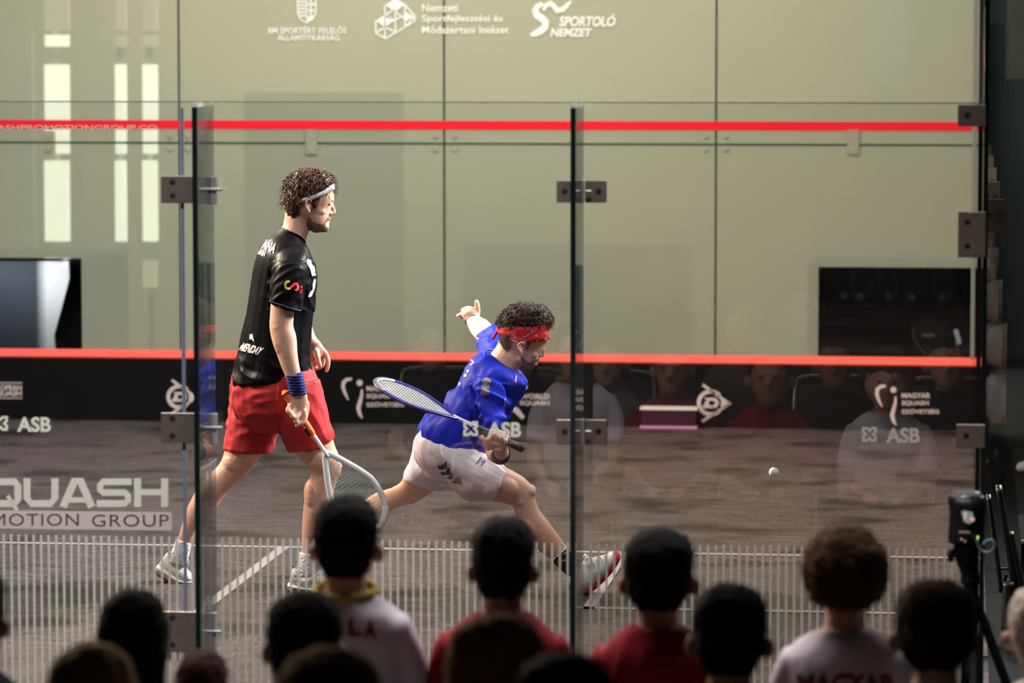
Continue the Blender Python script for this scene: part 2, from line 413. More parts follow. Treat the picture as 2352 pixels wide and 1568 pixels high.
boxobj('tin_board', (XL, YF-.04, 0), (XR, YF-.002, .382), tinm, wf)
g = Geo(); tl = [(-.040, .380), (-.047, .390), (-.004, .432), (0, .432), (0, .380)]
for x in (XL, XR):
    for y, z in tl: g.v.append(Vector((x, YF+y, z)))
g.f = [[0, 1, 6, 5], [1, 2, 7, 6], [2, 3, 8, 7], [3, 4, 9, 8], [4, 0, 5, 9], [4, 3, 2, 1, 0], [5, 6, 7, 8, 9]]
link('tin_line', g.mesh(), mat('tin_line_red', (.92, .10, .075), .5), wf)
# small clamp plates along the horizontal joint, with their pairs of buttons
clp = mat('pale_clamp', (.33, .34, .26), .5, metal=.2); btn = mat('clamp_button', (.46, .41, .36), .4, metal=.3)
def front_clamp(px, w, h=56, two=True):
    a = PY(px-w/2, 326-h/2, YF-.010); b = PY(px+w/2, 326+h/2, YF-.010)
    o = boxobj('clamp_plate', (a.x, YF-.010, b.z), (b.x, YF-.001, a.z), clp, wf) if w > 20 else wf
    for dy in (-15, 15):
        c = PY(px, 327+dy, YF-.012); boxy = Geo().loft([(c, (.012, 0, 0), (0, 0, .012)), (c+Vector((0, .004, 0)), (.013, 0, 0), (0, 0, .013))], 12, 1)
        link('button', boxy.mesh(), btn, o)
for px in (112, 391, 432, 715, 1000, 1045, 1621, 1667, 1959): front_clamp(px, 26 if px in (715, 1959) else 18, 56 if px in (715, 1959) else 50)

# prints on the front wall
def P(): return Print()
YP = YF-.006
p = P().rtext('BM SPORTÉRT FELELŐS', 616, 60, 796, 77, bold=.012); p.rtext('ÁLLAMTITKÁRSÁG', 637, 77, 780, 93, bold=.012); p.plane('lettering', YP, WHITE, wf)
p = P()
for k in range(8): p.poly([(686, -14+k*8), (703, -14+k*8), (703, -10+k*8), (686, -10+k*8)]) if k < 7 else None
p.stroke([(684, -20), (684, 30), (690, 44), (704, 52), (718, 44), (725, 30), (725, -20)], 3)
p.stroke([(705, -20), (705, 50)], 2.5); p.stroke([(714, -10), (714, 40)], 4); p.stroke([(707, 10), (723, 10)], 5); p.stroke([(708, 24), (721, 24)], 5); p.poly([(707, 38), (721, 36), (716, 44), (707, 49)])
p.poly([(690, -26), (720, -26), (724, -44), (686, -44)]); p.plane('crest_emblem', YP, WHITE, wf)
p = P()
p.poly([(885, 12), (908, -4), (931, 10), (908, 27)]); p.poly([(863, 48), (885, 33), (908, 46), (884, 62)]); p.poly([(930, 26), (951, 38), (930, 50)])
for q in ([(884, 12), (884, 62)], [(908, 27), (908, 74)], [(930, 12), (930, 60)], [(863, 48), (863, 76)], [(863, 76), (885, 89)], [(885, 89), (953, 49)], [(953, 49), (953, 38)], [(863, 76), (884, 62)], [(884, 62), (884, 89)],
          [(884, 35), (908, 20)], [(908, 46), (930, 34)], [(908, 27), (930, 44)], [(884, 62), (908, 74)], [(885, 36), (908, 50)], [(931, 12), (953, 38)], [(930, 62), (953, 38)]): p.stroke(q, 3.2)
p.plane('cube_emblem', YP, WHITE, wf)
p = P().rtext('Nemzeti', 969, 9, 1052, 27, bold=.012); p.rtext('Sportfejlesztési és', 969, 34, 1155, 54, bold=.012); p.rtext('Módszertani Intézet', 969, 59, 1169, 77, bold=.012); p.plane('lettering', YP, WHITE, wf)
p = P().rtext('SPORTOLÓ', 1284, 32, 1414, 61, bold=.035, shear=.2); p.rtext('NEMZET', 1264, 65, 1360, 84, bold=.035, shear=.2)
p.plane('lettering', YP, WHITE, wf)
p = P().stroke([(1247, 8), (1235, 14), (1229, 24), (1233, 34), (1244, 42), (1253, 50), (1252, 62), (1240, 72), (1228, 78), (1218, 80)], 14, taper=[.6, .9, 1.1, 1.2, 1.2, 1.2, 1.2, 1.2, .9, .4])
p.stroke([(1248, 24), (1254, 12), (1264, 7), (1272, 14), (1280, 24), (1292, 22), (1302, 13), (1312, 3)], 11, taper=[.6, 1, 1.2, 1, 1.2, 1.1, .9, .5]); p.plane('runner_emblem', YP, WHITE, wf)
# prints on the tin
YT = YF-.043
def arrow_d(cx, cy, s, name='arrow_emblem'):
    p = P(); p.stroke([(cx-22*s, cy-42*s), (cx-8*s, cy-31*s), (cx+40*s, cy+2*s), (cx-8*s, cy+32*s), (cx-24*s, cy+43*s)], 7*s, taper=[.8, 1, 1.3, 1, .8])
    p.poly([(cx+20*s, cy-12*s), (cx+42*s, cy+2*s), (cx+20*s, cy+16*s)]); p.ring(cx-4*s, cy, 27*s, 26*s, 9*s, 40, 320)
    p.poly([(cx-20*s, cy-12*s), (cx+2*s, cy-12*s), (cx+2*s, cy-5*s), (cx-10*s, cy-5*s)]); p.poly([(cx-16*s, cy-5*s), (cx-7*s, cy-5*s), (cx-8*s, cy+5*s), (cx-18*s, cy+5*s)]); p.poly([(cx-22*s, cy+5*s), (cx-2*s, cy+5*s), (cx+2*s, cy+12*s), (cx-22*s, cy+12*s)])
    p.ring(cx+2*s, cy, 9*s, 8*s, 8*s, -90, 90, 14)
    p.plane(name, YT, PINKW, wf)
arrow_d(415, 911, .92); arrow_d(1636, 925, 1.0)
def reed(cx, cy, words, x0, name):
    p = P(); p.stroke([(cx+13, cy-42), (cx+2, cy-41), (cx-6, cy-34), (cx-7, cy-22), (cx-2, cy-8), (cx+5, cy+6)], 8, taper=[.7, 1, 1.1, 1, .8, .3])
    p.disc(cx+31, cy-33, 7); p.stroke([(cx+36, cy-18), (cx+36, cy-6), (cx+32, cy+10), (cx+28, cy+24), (cx+31, cy+38), (cx+37, cy+48)], 8, taper=[.5, .8, 1.1, 1.2, 1, .4])
    for k, w in enumerate(words): p.rtext(w, x0, cy-26+k*18, x0+[66, 62, 86][k], cy-14+k*18, bold=.03)
    p.plane(name, YT, PINKW, wf)
reed(795, 912, ('MAGYAR', 'SQUASH', 'SZÖVETSÉG'), 842, 'reed_emblem'); reed(2021, 928, ('MAGYAR', 'SQUASH', 'SZÖVETSÉG'), 2071, 'reed_emblem')
p = P().rtext('EUROPEAN', -28, 884, 50, 896, bold=.03); p.rtext('SQUASH', -20, 897, 50, 911, bold=.03); p.stroke([(-30, 879), (51, 879)], 2); p.stroke([(-30, 914), (51, 914)], 2); p.plane('lettering', YT, PINKW, wf)
p = P().disc(1199, 888, 13, 7); p.stroke([(1172, 905), (1180, 918), (1172, 932), (1188, 944), (1202, 960)], 13, taper=[.5, 1, 1.1, 1, .7]); p.poly([(1160, 930), (1178, 906), (1184, 912), (1166, 950)])
p.rtext('WORLD', 1194, 904, 1262, 916, bold=.03); p.rtext('SQUASH', 1194, 920, 1262, 932, bold=.03); p.plane('player_emblem', YT, PINKW, wf)

# ---- violet box built for a pale pink patch at the foot of the tin
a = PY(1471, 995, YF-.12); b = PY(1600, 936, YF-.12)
ab = empty('violet_box', ((a.x+b.x)/2, YF-.12, max(a.z, .003)), 'small violet box with white lid, built for a pale patch at the tin', 'box')
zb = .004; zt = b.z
ACR = glass_mat('violet_glass', (.80, .62, .82), 1.2, .05, (.5, .25, .45))
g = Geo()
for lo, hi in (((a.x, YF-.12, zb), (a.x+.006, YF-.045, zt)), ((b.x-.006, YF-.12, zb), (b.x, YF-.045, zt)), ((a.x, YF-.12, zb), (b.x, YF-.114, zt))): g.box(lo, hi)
link('violet_wall', g.mesh(), ACR, ab)
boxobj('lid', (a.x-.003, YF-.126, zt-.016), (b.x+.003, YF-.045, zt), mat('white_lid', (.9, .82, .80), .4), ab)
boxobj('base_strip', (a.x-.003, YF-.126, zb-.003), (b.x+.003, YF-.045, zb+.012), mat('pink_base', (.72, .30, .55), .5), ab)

# ---- behind the front wall
def backer(name, x0, y0, x1, y1, Y, m, th, label, cat, **k):
    a = PY(x0, y1, Y); b = PY(x1, y0, Y)
    return boxobj(name, (a.x, Y, max(a.z, ZA) if y1 < 900 else ZA), (b.x, Y+th, b.z), m, None, label=label, cat=cat, **k)
backer('partition_board', 565, 212, 925, 1000, 14.5, mat('board_olive', (.30, .28, .17), .9), .04, 'dark olive partition board standing behind the front wall', 'board')
backer('partition_board', 1066, 560, 1590, 1000, 14.5, mat('board_grey', (.40, .41, .34), .9), .04, 'wide grey-green partition board behind the middle of the front wall', 'board')
backer('partition_board', 1995, -80, 2090, 205, 14.5, mat('board_pale', (.80, .84, .76), .9), .04, 'pale narrow board hanging high behind the right front wall', 'board')
backer('pipe_column', 56, 80, 74, 1000, 14.4, mat('pale_pipe', (.75, .80, .80), .6), .05, 'thin pale grey column behind the front wall, far left', 'column')
lp = mat('lit_panel', (.9, .88, .84), .5, emit=(1, .95, .88), estr=5.5)  # glowing panels built for the tall white rectangles in the front wall
lpd = mat('lit_panel_dim', (.8, .7, .6), .5, emit=(1, .86, .64), estr=1.5)
frm = mat('panel_frame', (.45, .44, .36), .7)
for k, (x0, x1, lab) in enumerate(((103, 156, 'widest of three tall glowing white panels behind the front wall'), (265, 287, 'narrowest glowing white panel, middle of the three behind the front wall'), (328, 359, 'glowing white panel nearest the left glass joint, behind the front wall'))):
    Y = 12.0; e = empty('glow_panel', PY((x0+x1)/2, 600, Y)+Vector((0, 0, 0)), lab, 'light', 'tall glowing panels behind the front wall')
    e.location.z = ZA
    a = PY(x0, 700, Y); b = PY(x1, 700, Y)
    def seg(y0, y1, m, nm, xx0=None):
        lo = PY(xx0 or x0, y1, Y); hi = PY(x1, y0, Y); boxobj(nm, (lo.x, Y, lo.z), (hi.x, Y+.05, hi.z), m, e)
    seg(-60, 70, lpd, 'upper_strip'); seg(80, 107, lp if k == 0 else lpd, 'small_strip'); seg(148, 300, lp, 'glow_strip'); seg(300, 353, lp, 'glow_strip', 128 if k == 0 else None); seg(369, 554, lp, 'glow_strip'); seg(600, 660, lpd, 'lower_strip')
    boxobj('post', ((a.x+b.x)/2-.02, Y+.05, ZA), ((a.x+b.x)/2+.02, Y+.09, 3.2), frm, e)
boxobj('added_backdrop', (-9.5, 15.0, ZA), (-.02, 15.05, 7.5), mat('backdrop_cream', (.55, .52, .40), .9, var=.15, vscale=.6), None, label='added wide cream curtain hanging behind the translucent front wall', cat='sheet')  # pale sheet added so the translucent wall stays bright
# black booths added behind the two corner windows to keep them dark
bk = mat('booth_black', (.008, .009, .010), .8)
YR = [.953]
def booth(name, x0, x1, label):
    e = empty(name, ((x0+x1)/2, YF+.6, ZA), label, 'booth')
    boxobj('back', (x0, YF+1.0, ZA), (x1, YF+1.03, YR[0]), bk, e); boxobj('side', (x0, YF+.03, ZA), (x0+.02, YF+1.0, YR[0]), bk, e); boxobj('side', (x1-.02, YF+.03, ZA), (x1, YF+1.0, YR[0]), bk, e)
    boxobj('roof', (x0, YF+.03, YR[0]), (x1, YF+1.03, YR[0]+.01), bk, e); boxobj('shelf', (x0, YF+.03, .34), (x1, YF+1.0, .37), bk, e)
booth('dark_booth', -1.02, 0.06, 'black booth added behind the right corner window to keep it dark')
YR[0] = .972
booth('dark_booth', -6.9, -5.37, 'black booth added behind the left corner window to keep it dark')
# painted stand-in for the reflection in the left booth window, broadcast camera with cable in the right booth
a = [(-30, 600), (158, 600), (159, 640), (146, 690), (124, 770), (128, 812), (-30, 812)]
g = Geo(); fr = [PY(x, y, YF+.5) for x, y in a]; g.v = fr + [q+Vector((0, .03, 0)) for q in fr]; n = len(fr)
g.f = [list(range(n)), list(range(2*n-1, n-1, -1))] + [[i, i+n, (i+1) % n+n, (i+1) % n] for i in range(n)]
def reflection_mat():  # bright reflection painted as a step from blue-grey to white
    m = mat('painted_reflection', (.30, .31, .35), .9); N = m.node_tree.nodes; L = m.node_tree.links; b = N['Principled BSDF']
    tc = N.new('ShaderNodeTexCoord'); sp = N.new('ShaderNodeSeparateXYZ'); L.new(tc.outputs['Object'], sp.inputs[0])
    rp = N.new('ShaderNodeMapRange'); rp.inputs[1].default_value = -5.84; rp.inputs[2].default_value = -5.77; L.new(sp.outputs[0], rp.inputs[0])
    mx = N.new('ShaderNodeMix'); mx.data_type = 'RGBA'; mx.inputs[6].default_value = (.045, .052, .065, 1); mx.inputs[7].default_value = (.75, .72, .72, 1); L.new(rp.outputs[0], mx.inputs[0]); L.new(mx.outputs[2], b.inputs['Base Color']); return m
link('sheet', g.mesh(), reflection_mat(), None, label='grey and white curtain for the bright reflection in the left booth window', cat='sheet')
bc = empty('broadcast_camera', PY(2135, 810, YF+.45), 'dark broadcast camera with pale cable in the right corner window', 'camera'); bc.location.z = .37
YB = YF+.45; blk = mat('black_plastic', (.012, .012, .014), .4)
q = PY(2135, 760, YB); boxobj('camera_body', (q.x-.11, YB, .37), (q.x+.09, YB+.3, q.z+.06), blk, bc)
c = PY(2130, 745, YB); link('lens', Geo().loft([(c+Vector((0, -.10, 0)), (.055, 0, 0), (0, 0, .055)), (c+Vector((0, .02, 0)), (.05, 0, 0), (0, 0, .05))], 20, 1).mesh(), blk, bc)
c = PY(2132, 770, YB-.11); boxobj('lens_highlight', (c.x-.038, YB-.11, c.z-.010), (c.x+.038, YB-.1, c.z+.010), mat('lens_highlight_pale', (.55, .5, .48), .5), bc)  # pale bar painted in as the highlight on the lens
link('cable', Geo().tube([PY(x, y, YB-.12) for x, y in ((2098, 755), (2100, 775), (2110, 795), (2124, 812), (2145, 826))], .008).mesh(), mat('tan_cable', (.42, .30, .24), .6), bc, smooth=True)
link('cable', Geo().tube([PY(x, y, YB-.12) for x, y in ((1935, 770), (1938, 800), (1955, 815), (1980, 818), (2003, 805), (2010, 780))], .006).mesh(), blk, bc, smooth=True)
link('lamp_tip', Geo().tube([PY(x, y, YB-.12) for x, y in ((2196, 760), (2203, 786))], .014).mesh(), mat('lamp_white', (.8, .82, .82), .4, emit=(1, 1, 1), estr=.25), bc, smooth=True)  # white lamp tip, given a faint glow
link('lamp_stem', Geo().tube([PY(x, y, YB-.12) for x, y in ((2195, 786), (2198, 800), (2204, 822))], .008).mesh(), mat('tan_cable', (.4, .3, .25)), bc, smooth=True)

# ---- right and left side walls
wr = empty('wall_right', (XR, YF/2, 0), kind='structure', label='clear glass right side wall of the court')
for k in range(6):
    y0 = k*YF/6; boxobj('glass_panel', (XR, y0+.004, 0), (XR+.012, y0+YF/6-.004, 2.13+ (4.57-2.13)*(k+1)/6*.8), GLASS, wr)
g = Geo(); g.v = [Vector((XR-.002, yy, zz)) for yy, zz in ((0, 2.13), (YF, 4.57), (YF, 4.62), (0, 2.18))]; g.f = [[0, 1, 2, 3]]
link('out_line', g.mesh(), mat('out_line_red', (.85, .10, .08), .5), wr)
boxobj('corner_edge', (XR-.012, YF-.02, .43), (XR, YF-.001, 4.57), mat('pale_edge', (.24, .25, .23), .4), wr)
boxobj('top_rail', (XR-.004, .05, 2.50), (XR+.016, .9, 2.53), EDGE, wr)
for k in range(1, 6):                         # outside clamps, each on its panel joint
    y = k*YF/6; o = boxobj('clamp_plate', (XR+.012, y-.06, 1.62), (XR+.085, y-.052, 1.74), mat('brown_clamp', (.085, .068, .05), .5, metal=.3), wr)
    for xx in (.032, .065):
        c = Vector((XR+xx, y-.062, 1.68)); link('bolt', Geo().loft([(c, (.011, 0, 0), (0, 0, .011)), (c+Vector((0, .004, 0)), (.012, 0, 0), (0, 0, .012))], 10, 1).mesh(), BOLT, o)
    boxobj('fin', (XR+.012, y-.006, 0), (XR+.10, y+.006, 2.4), GLASS, wr)
wl = empty('wall_left', (XL, YF/2, 0), kind='structure', label='clear glass left side wall of the court')
for k in range(6): boxobj('glass_panel', (XL-.012, k*YF/6+.004, 0), (XL, (k+1)*YF/6-.004, 2.6+k*.35), GLASS, wl)

# ---- back wall: clear glass, fins, hinges, stickers, warning stripes
wb = empty('wall_back', (-3.2, 0, 0), kind='structure', label='clear glass back wall of the court')
bx = [XL, -5.01, -3.74, -2.66, -1.39, XR]; ZB = 2.13
for i in range(5): boxobj('glass_panel' if i != 2 else 'glass_door', (bx[i]+.003, -.006, .01), (bx[i+1]-.003, .006, ZB), GLASS, wb)
TOPE = mat('glass_top_edge', (.28, .30, .25), .25, coat=.4)
for i in range(5): boxobj('top_edge', (bx[i]+.003, -.0062, ZB), (bx[i+1]-.003, .0062, ZB+.004), TOPE, wb)
FING = glass_mat('fin_glass', (.80, .85, .85), .8, .16, (.30, .34, .36))  # even grey-blue haze mixed into the fin faces
for x in bx[1:5]:
    f = boxobj('fin', (x-.006, -.29, .01), (x+.006, -.007, ZB-.01), FING, wb)
    boxobj('fin_edge', (x-.0085, -.302, .01), (x+.0085, -.290, ZB-.01), EDGE, f)
    boxobj('fin_cap', (x-.010, -.300, ZB-.01), (x+.010, -.2, ZB+.004), mat('clear_cap', (.55, .58, .58), .2, coat=.5), f)
boxobj('corner_post', (XR-.004, -.012, .01), (XR+.012, .02, 2.75), EDGE, wb)
boxobj('corner_strip', (XR-.022, -.004, .01), (XR-.006, .004, 2.6), mat('pale_seal', (.17, .17, .18), .4), wb)
a = PY(421, 600, 0); boxobj('door_seal', (a.x-.006, -.010, .30), (a.x+.006, -.002, ZB-.02), mat('blue_seal', (.25, .30, .40), .3, coat=.5), wb)
def plate(x0, y0, x1, y1, bolts, Y=-.012, name='clamp_plate', m=STEEL, th=.010):
    a = PY(x0, y1, Y); b = PY(x1, y0, Y)
    bm = bmesh.new(); bmesh.ops.create_cube(bm, size=1)
    for v in bm.verts: v.co = Vector(((a.x+b.x)/2+v.co.x*(b.x-a.x), Y-th/2+v.co.y*th, (a.z+b.z)/2+v.co.z*(b.z-a.z)))
    bmesh.ops.bevel(bm, geom=bm.edges[:], offset=.002, segments=1, affect='EDGES')
    me = bpy.data.meshes.new(name); bm.to_mesh(me); bm.free(); o = link(name, me, m, wb)
    for px, py in bolts:
        c = PY(px, py, Y-th-.001); link('bolt', Geo().loft([(c, (.010, 0, 0), (0, 0, .010)), (c+Vector((0, .003, 0)), (.012, 0, 0), (0, 0, .012))], 12, 1).mesh(), BOLT, o)
    return o
for y0, y1 in ((414, 465), (963, 1019)):
    plate(1279, y0, 1328, y1, [(1297, (y0+y1)/2)]); plate(1344, y0, 1394, y1, [(1375, (y0+y1)/2)])
    o = plate(1330, y0-2, 1342, y1+2, [], Y=-.03, name='clamp_block', m=STEELW, th=.02)
    for sx in (1326, 1350):
        c = PY(sx, (y0+y1)/2, -.04); link('screw', Geo().tube([c+Vector((-.008, 0, 0)), c+Vector((.010, 0, 0))], .005).mesh(), STEELW, o, smooth=True)
for y0, y1, ys in ((404, 466, (418, 449)), (948, 1016, (961, 1001)), (1404, 1496, (1418, 1480))):
    plate(371, y0, 478, y1, [(396, ys[0]), (396, ys[1])], name='door_hinge')
    o = plate(480, y0, 500, y1+2, [], Y=-.03, name='hinge_block', m=STEELW, th=.03)
    c = PY(492, (y0+y1)/2, -.06); link('screw', Geo().tube([c+Vector((-.03, 0, 0)), c+Vector((.022, 0, 0))], .006).mesh(), STEELW, o, smooth=True)
plate(2200, 240, 2265, 290, [(2222, 264)], name='corner_clamp'); plate(2200, 486, 2265, 591, [(2222, 510), (2222, 565)], name='corner_clamp'); plate(2196, 974, 2263, 1028, [(2219, 1000)], name='corner_clamp')
# vertical warning stripes on the lower glass
g = Geo().box((-.0038, -.0095, .02), (.0038, -.0075, .634)); sme = g.mesh('stripe'); sme.materials.append(STICK)
SP = .02658; x = -.135
while x > XL+.2:
    if all(abs(x-q) > .012 for q in bx[1:5]): link('stripe', sme, None, wb).location.x = x
    x -= SP
    if x < -4.3: break
# stickers on the glass
YS = -.009
def asb(x0, y0, ang=.008):
    p = P(); s = 34
    for k in range(4):
        ca, sa = (1, 0, -1, 0)[k], (0, 1, 0, -1)[k]
        p.poly([(x0+17+x*ca-y*sa, y0+17+x*sa+y*ca) for x, y in ((-17, -17), (-4, -17), (0, -12.5), (4, -17), (17, -17), (11, -11), (6, -11), (0, -4.5), (-6, -11), (-11, -11))])
    p.rtext('ASB', x0+55, y0+2, x0+133, y0+37, bold=.035); p.plane('sponsor_sticker', YS, STICK, wb)
asb(-16, 955); asb(1064, 967); asb(1980, 980)
p = P(); p.rtext('SQUASHPROMOTIONGROUP.CO', -62, 287, 360, 301, bold=.01); p.plane('web_sticker', YS, sticker_mat('pale_sticker', (.66, .64, .60)), wb)
p = P()
W8 = 16
def wide(p, ch, x, w, y0=1098, y1=1164, t=W8):
    r = 14
    if ch == 'Q': p.stroke([(x-w+r, y0+t/2), (x+w-r, y0+t/2), (x+w-t/2, y0+r+4), (x+w-t/2, y1-r-4), (x+w-r, y1-t/2), (x-w+r, y1-t/2), (x-w+t/2, y1-r-4), (x-w+t/2, y0+r+4)], t, True); p.stroke([(x+6, y1-26), (x+18, y1-10), (x+28, y1+8)], 9)
    if ch == 'U': p.stroke([(x-w+t/2, y0), (x-w+t/2, y1-r-6), (x-w+r+4, y1-t/2), (x+w-r-4, y1-t/2), (x+w-t/2, y1-r-6), (x+w-t/2, y0)], t)
    if ch == 'A': p.stroke([(x-w+7, y1), (x-6, y0+4), (x+6, y0+4), (x+w-7, y1)], t+1); p.stroke([(x-w*.5, y1-16), (x+w*.5, y1-16)], 12)
    if ch == 'S': p.stroke([(x+w, y0+t/2), (x-w+r, y0+t/2), (x-w+t/2, y0+r+2), (x-w+t/2, y0+26), (x-w+r, y0+33), (x+w-r, y0+33), (x+w-t/2, y0+40), (x+w-t/2, y1-r-2), (x+w-r, y1-t/2), (x-w, y1-t/2)], t-1)
    if ch == 'H': p.stroke([(x-w+t/2, y0), (x-w+t/2, y1)], t); p.stroke([(x+w-t/2, y0), (x+w-t/2, y1)], t); p.stroke([(x-w+t, (y0+y1)/2-1), (x+w-t, (y0+y1)/2-1)], t-2)
wide(p, 'Q', 11, 38); wide(p, 'U', 94, 40); wide(p, 'A', 178, 40); wide(p, 'S', 262, 40); wide(p, 'H', 347, 39); wide(p, 'S', -74, 40)
p.plane('title_sticker', YS, STICK, wb)
p = P().poly([(-120, 1170), (394, 1176), (394, 1218), (-120, 1212)]); p.plane('title_band', YS, sticker_mat('pale_band', (.72, .68, .68)), wb)
p = P().rtext('PROMOTION', -118, 1179, 181, 1207, spacing=1.1); p.rtext('GROUP', 211, 1181, 388, 1209, spacing=1.1); p.plane('band_lettering', YS-.001, sticker_mat('band_ink', (.16, .12, .13)), wb)
# ================================================================== players
def sec(x1, y1, x2, y2, bd, Y):
    """body cross-section whose outline passes the two pixels, at depth Y, half-thickness bd along the view"""
    a = PY(x1, y1, Y); b = PY(x2, y2, Y); c = (a+b)/2; d = ray((x1+x2)/2, (y1+y2)/2); d.z = 0
    return (c, (b-a)/2, d.normalized()*bd)
def pxloft(g, rows, Y, n=20, sub=4):
    """rows: x1,y1,x2,y2,halfdepth[,dY]"""
    g.loft([sec(r[0], r[1], r[2], r[3], r[4], Y+(r[5] if len(r) > 5 else 0)) for r in rows], n, sub); return g
def pxtube(g, pts, Y, n=10, sub=3):
    """pts: x,y,r(px)[,dY]"""
    g.tube([PY(p[0], p[1], Y+(p[3] if len(p) > 3 else 0)) for p in pts], [p[2]*mpp(Y) for p in pts], n, sub); return g
def pxell(g, x, y, rx, ry, bd, Y, ang=0):
    c = PY(x, y, Y); s = mpp(Y); ca, sa = math.cos(R(ang)), math.sin(R(ang)); d = ray(x, y); d.z = 0
    ax = (RGT*ca + UPV*sa)*rx*s; az = (-RGT*sa + UPV*ca)*ry*s
    g.ell(c, ax, d.normalized()*bd, az); return g

SKIN1 = mat('skin_warm', (.56, .32, .235), .5, .35, var=.16, vscale=22, bump=.10, bscale=160)
SKIN2 = mat('skin_light', (.60, .36, .27), .5, .35, var=.14, vscale=22, bump=.10, bscale=160)
HAIR1 = mat('hair_brown', (.055, .023, .014), .55, .25, var=.5, vscale=60)
HAIR2 = mat('hair_dark_curls', (.032, .017, .012), .55, .25, var=.5, vscale=60)
DARK = mat('eye_dark', (.015, .010, .009), .25)
BEARD = mat('stubble', (.15, .080, .058), .8, var=.45, vscale=260)
LACE = mat('lace_white', (.80, .79, .74), .8)

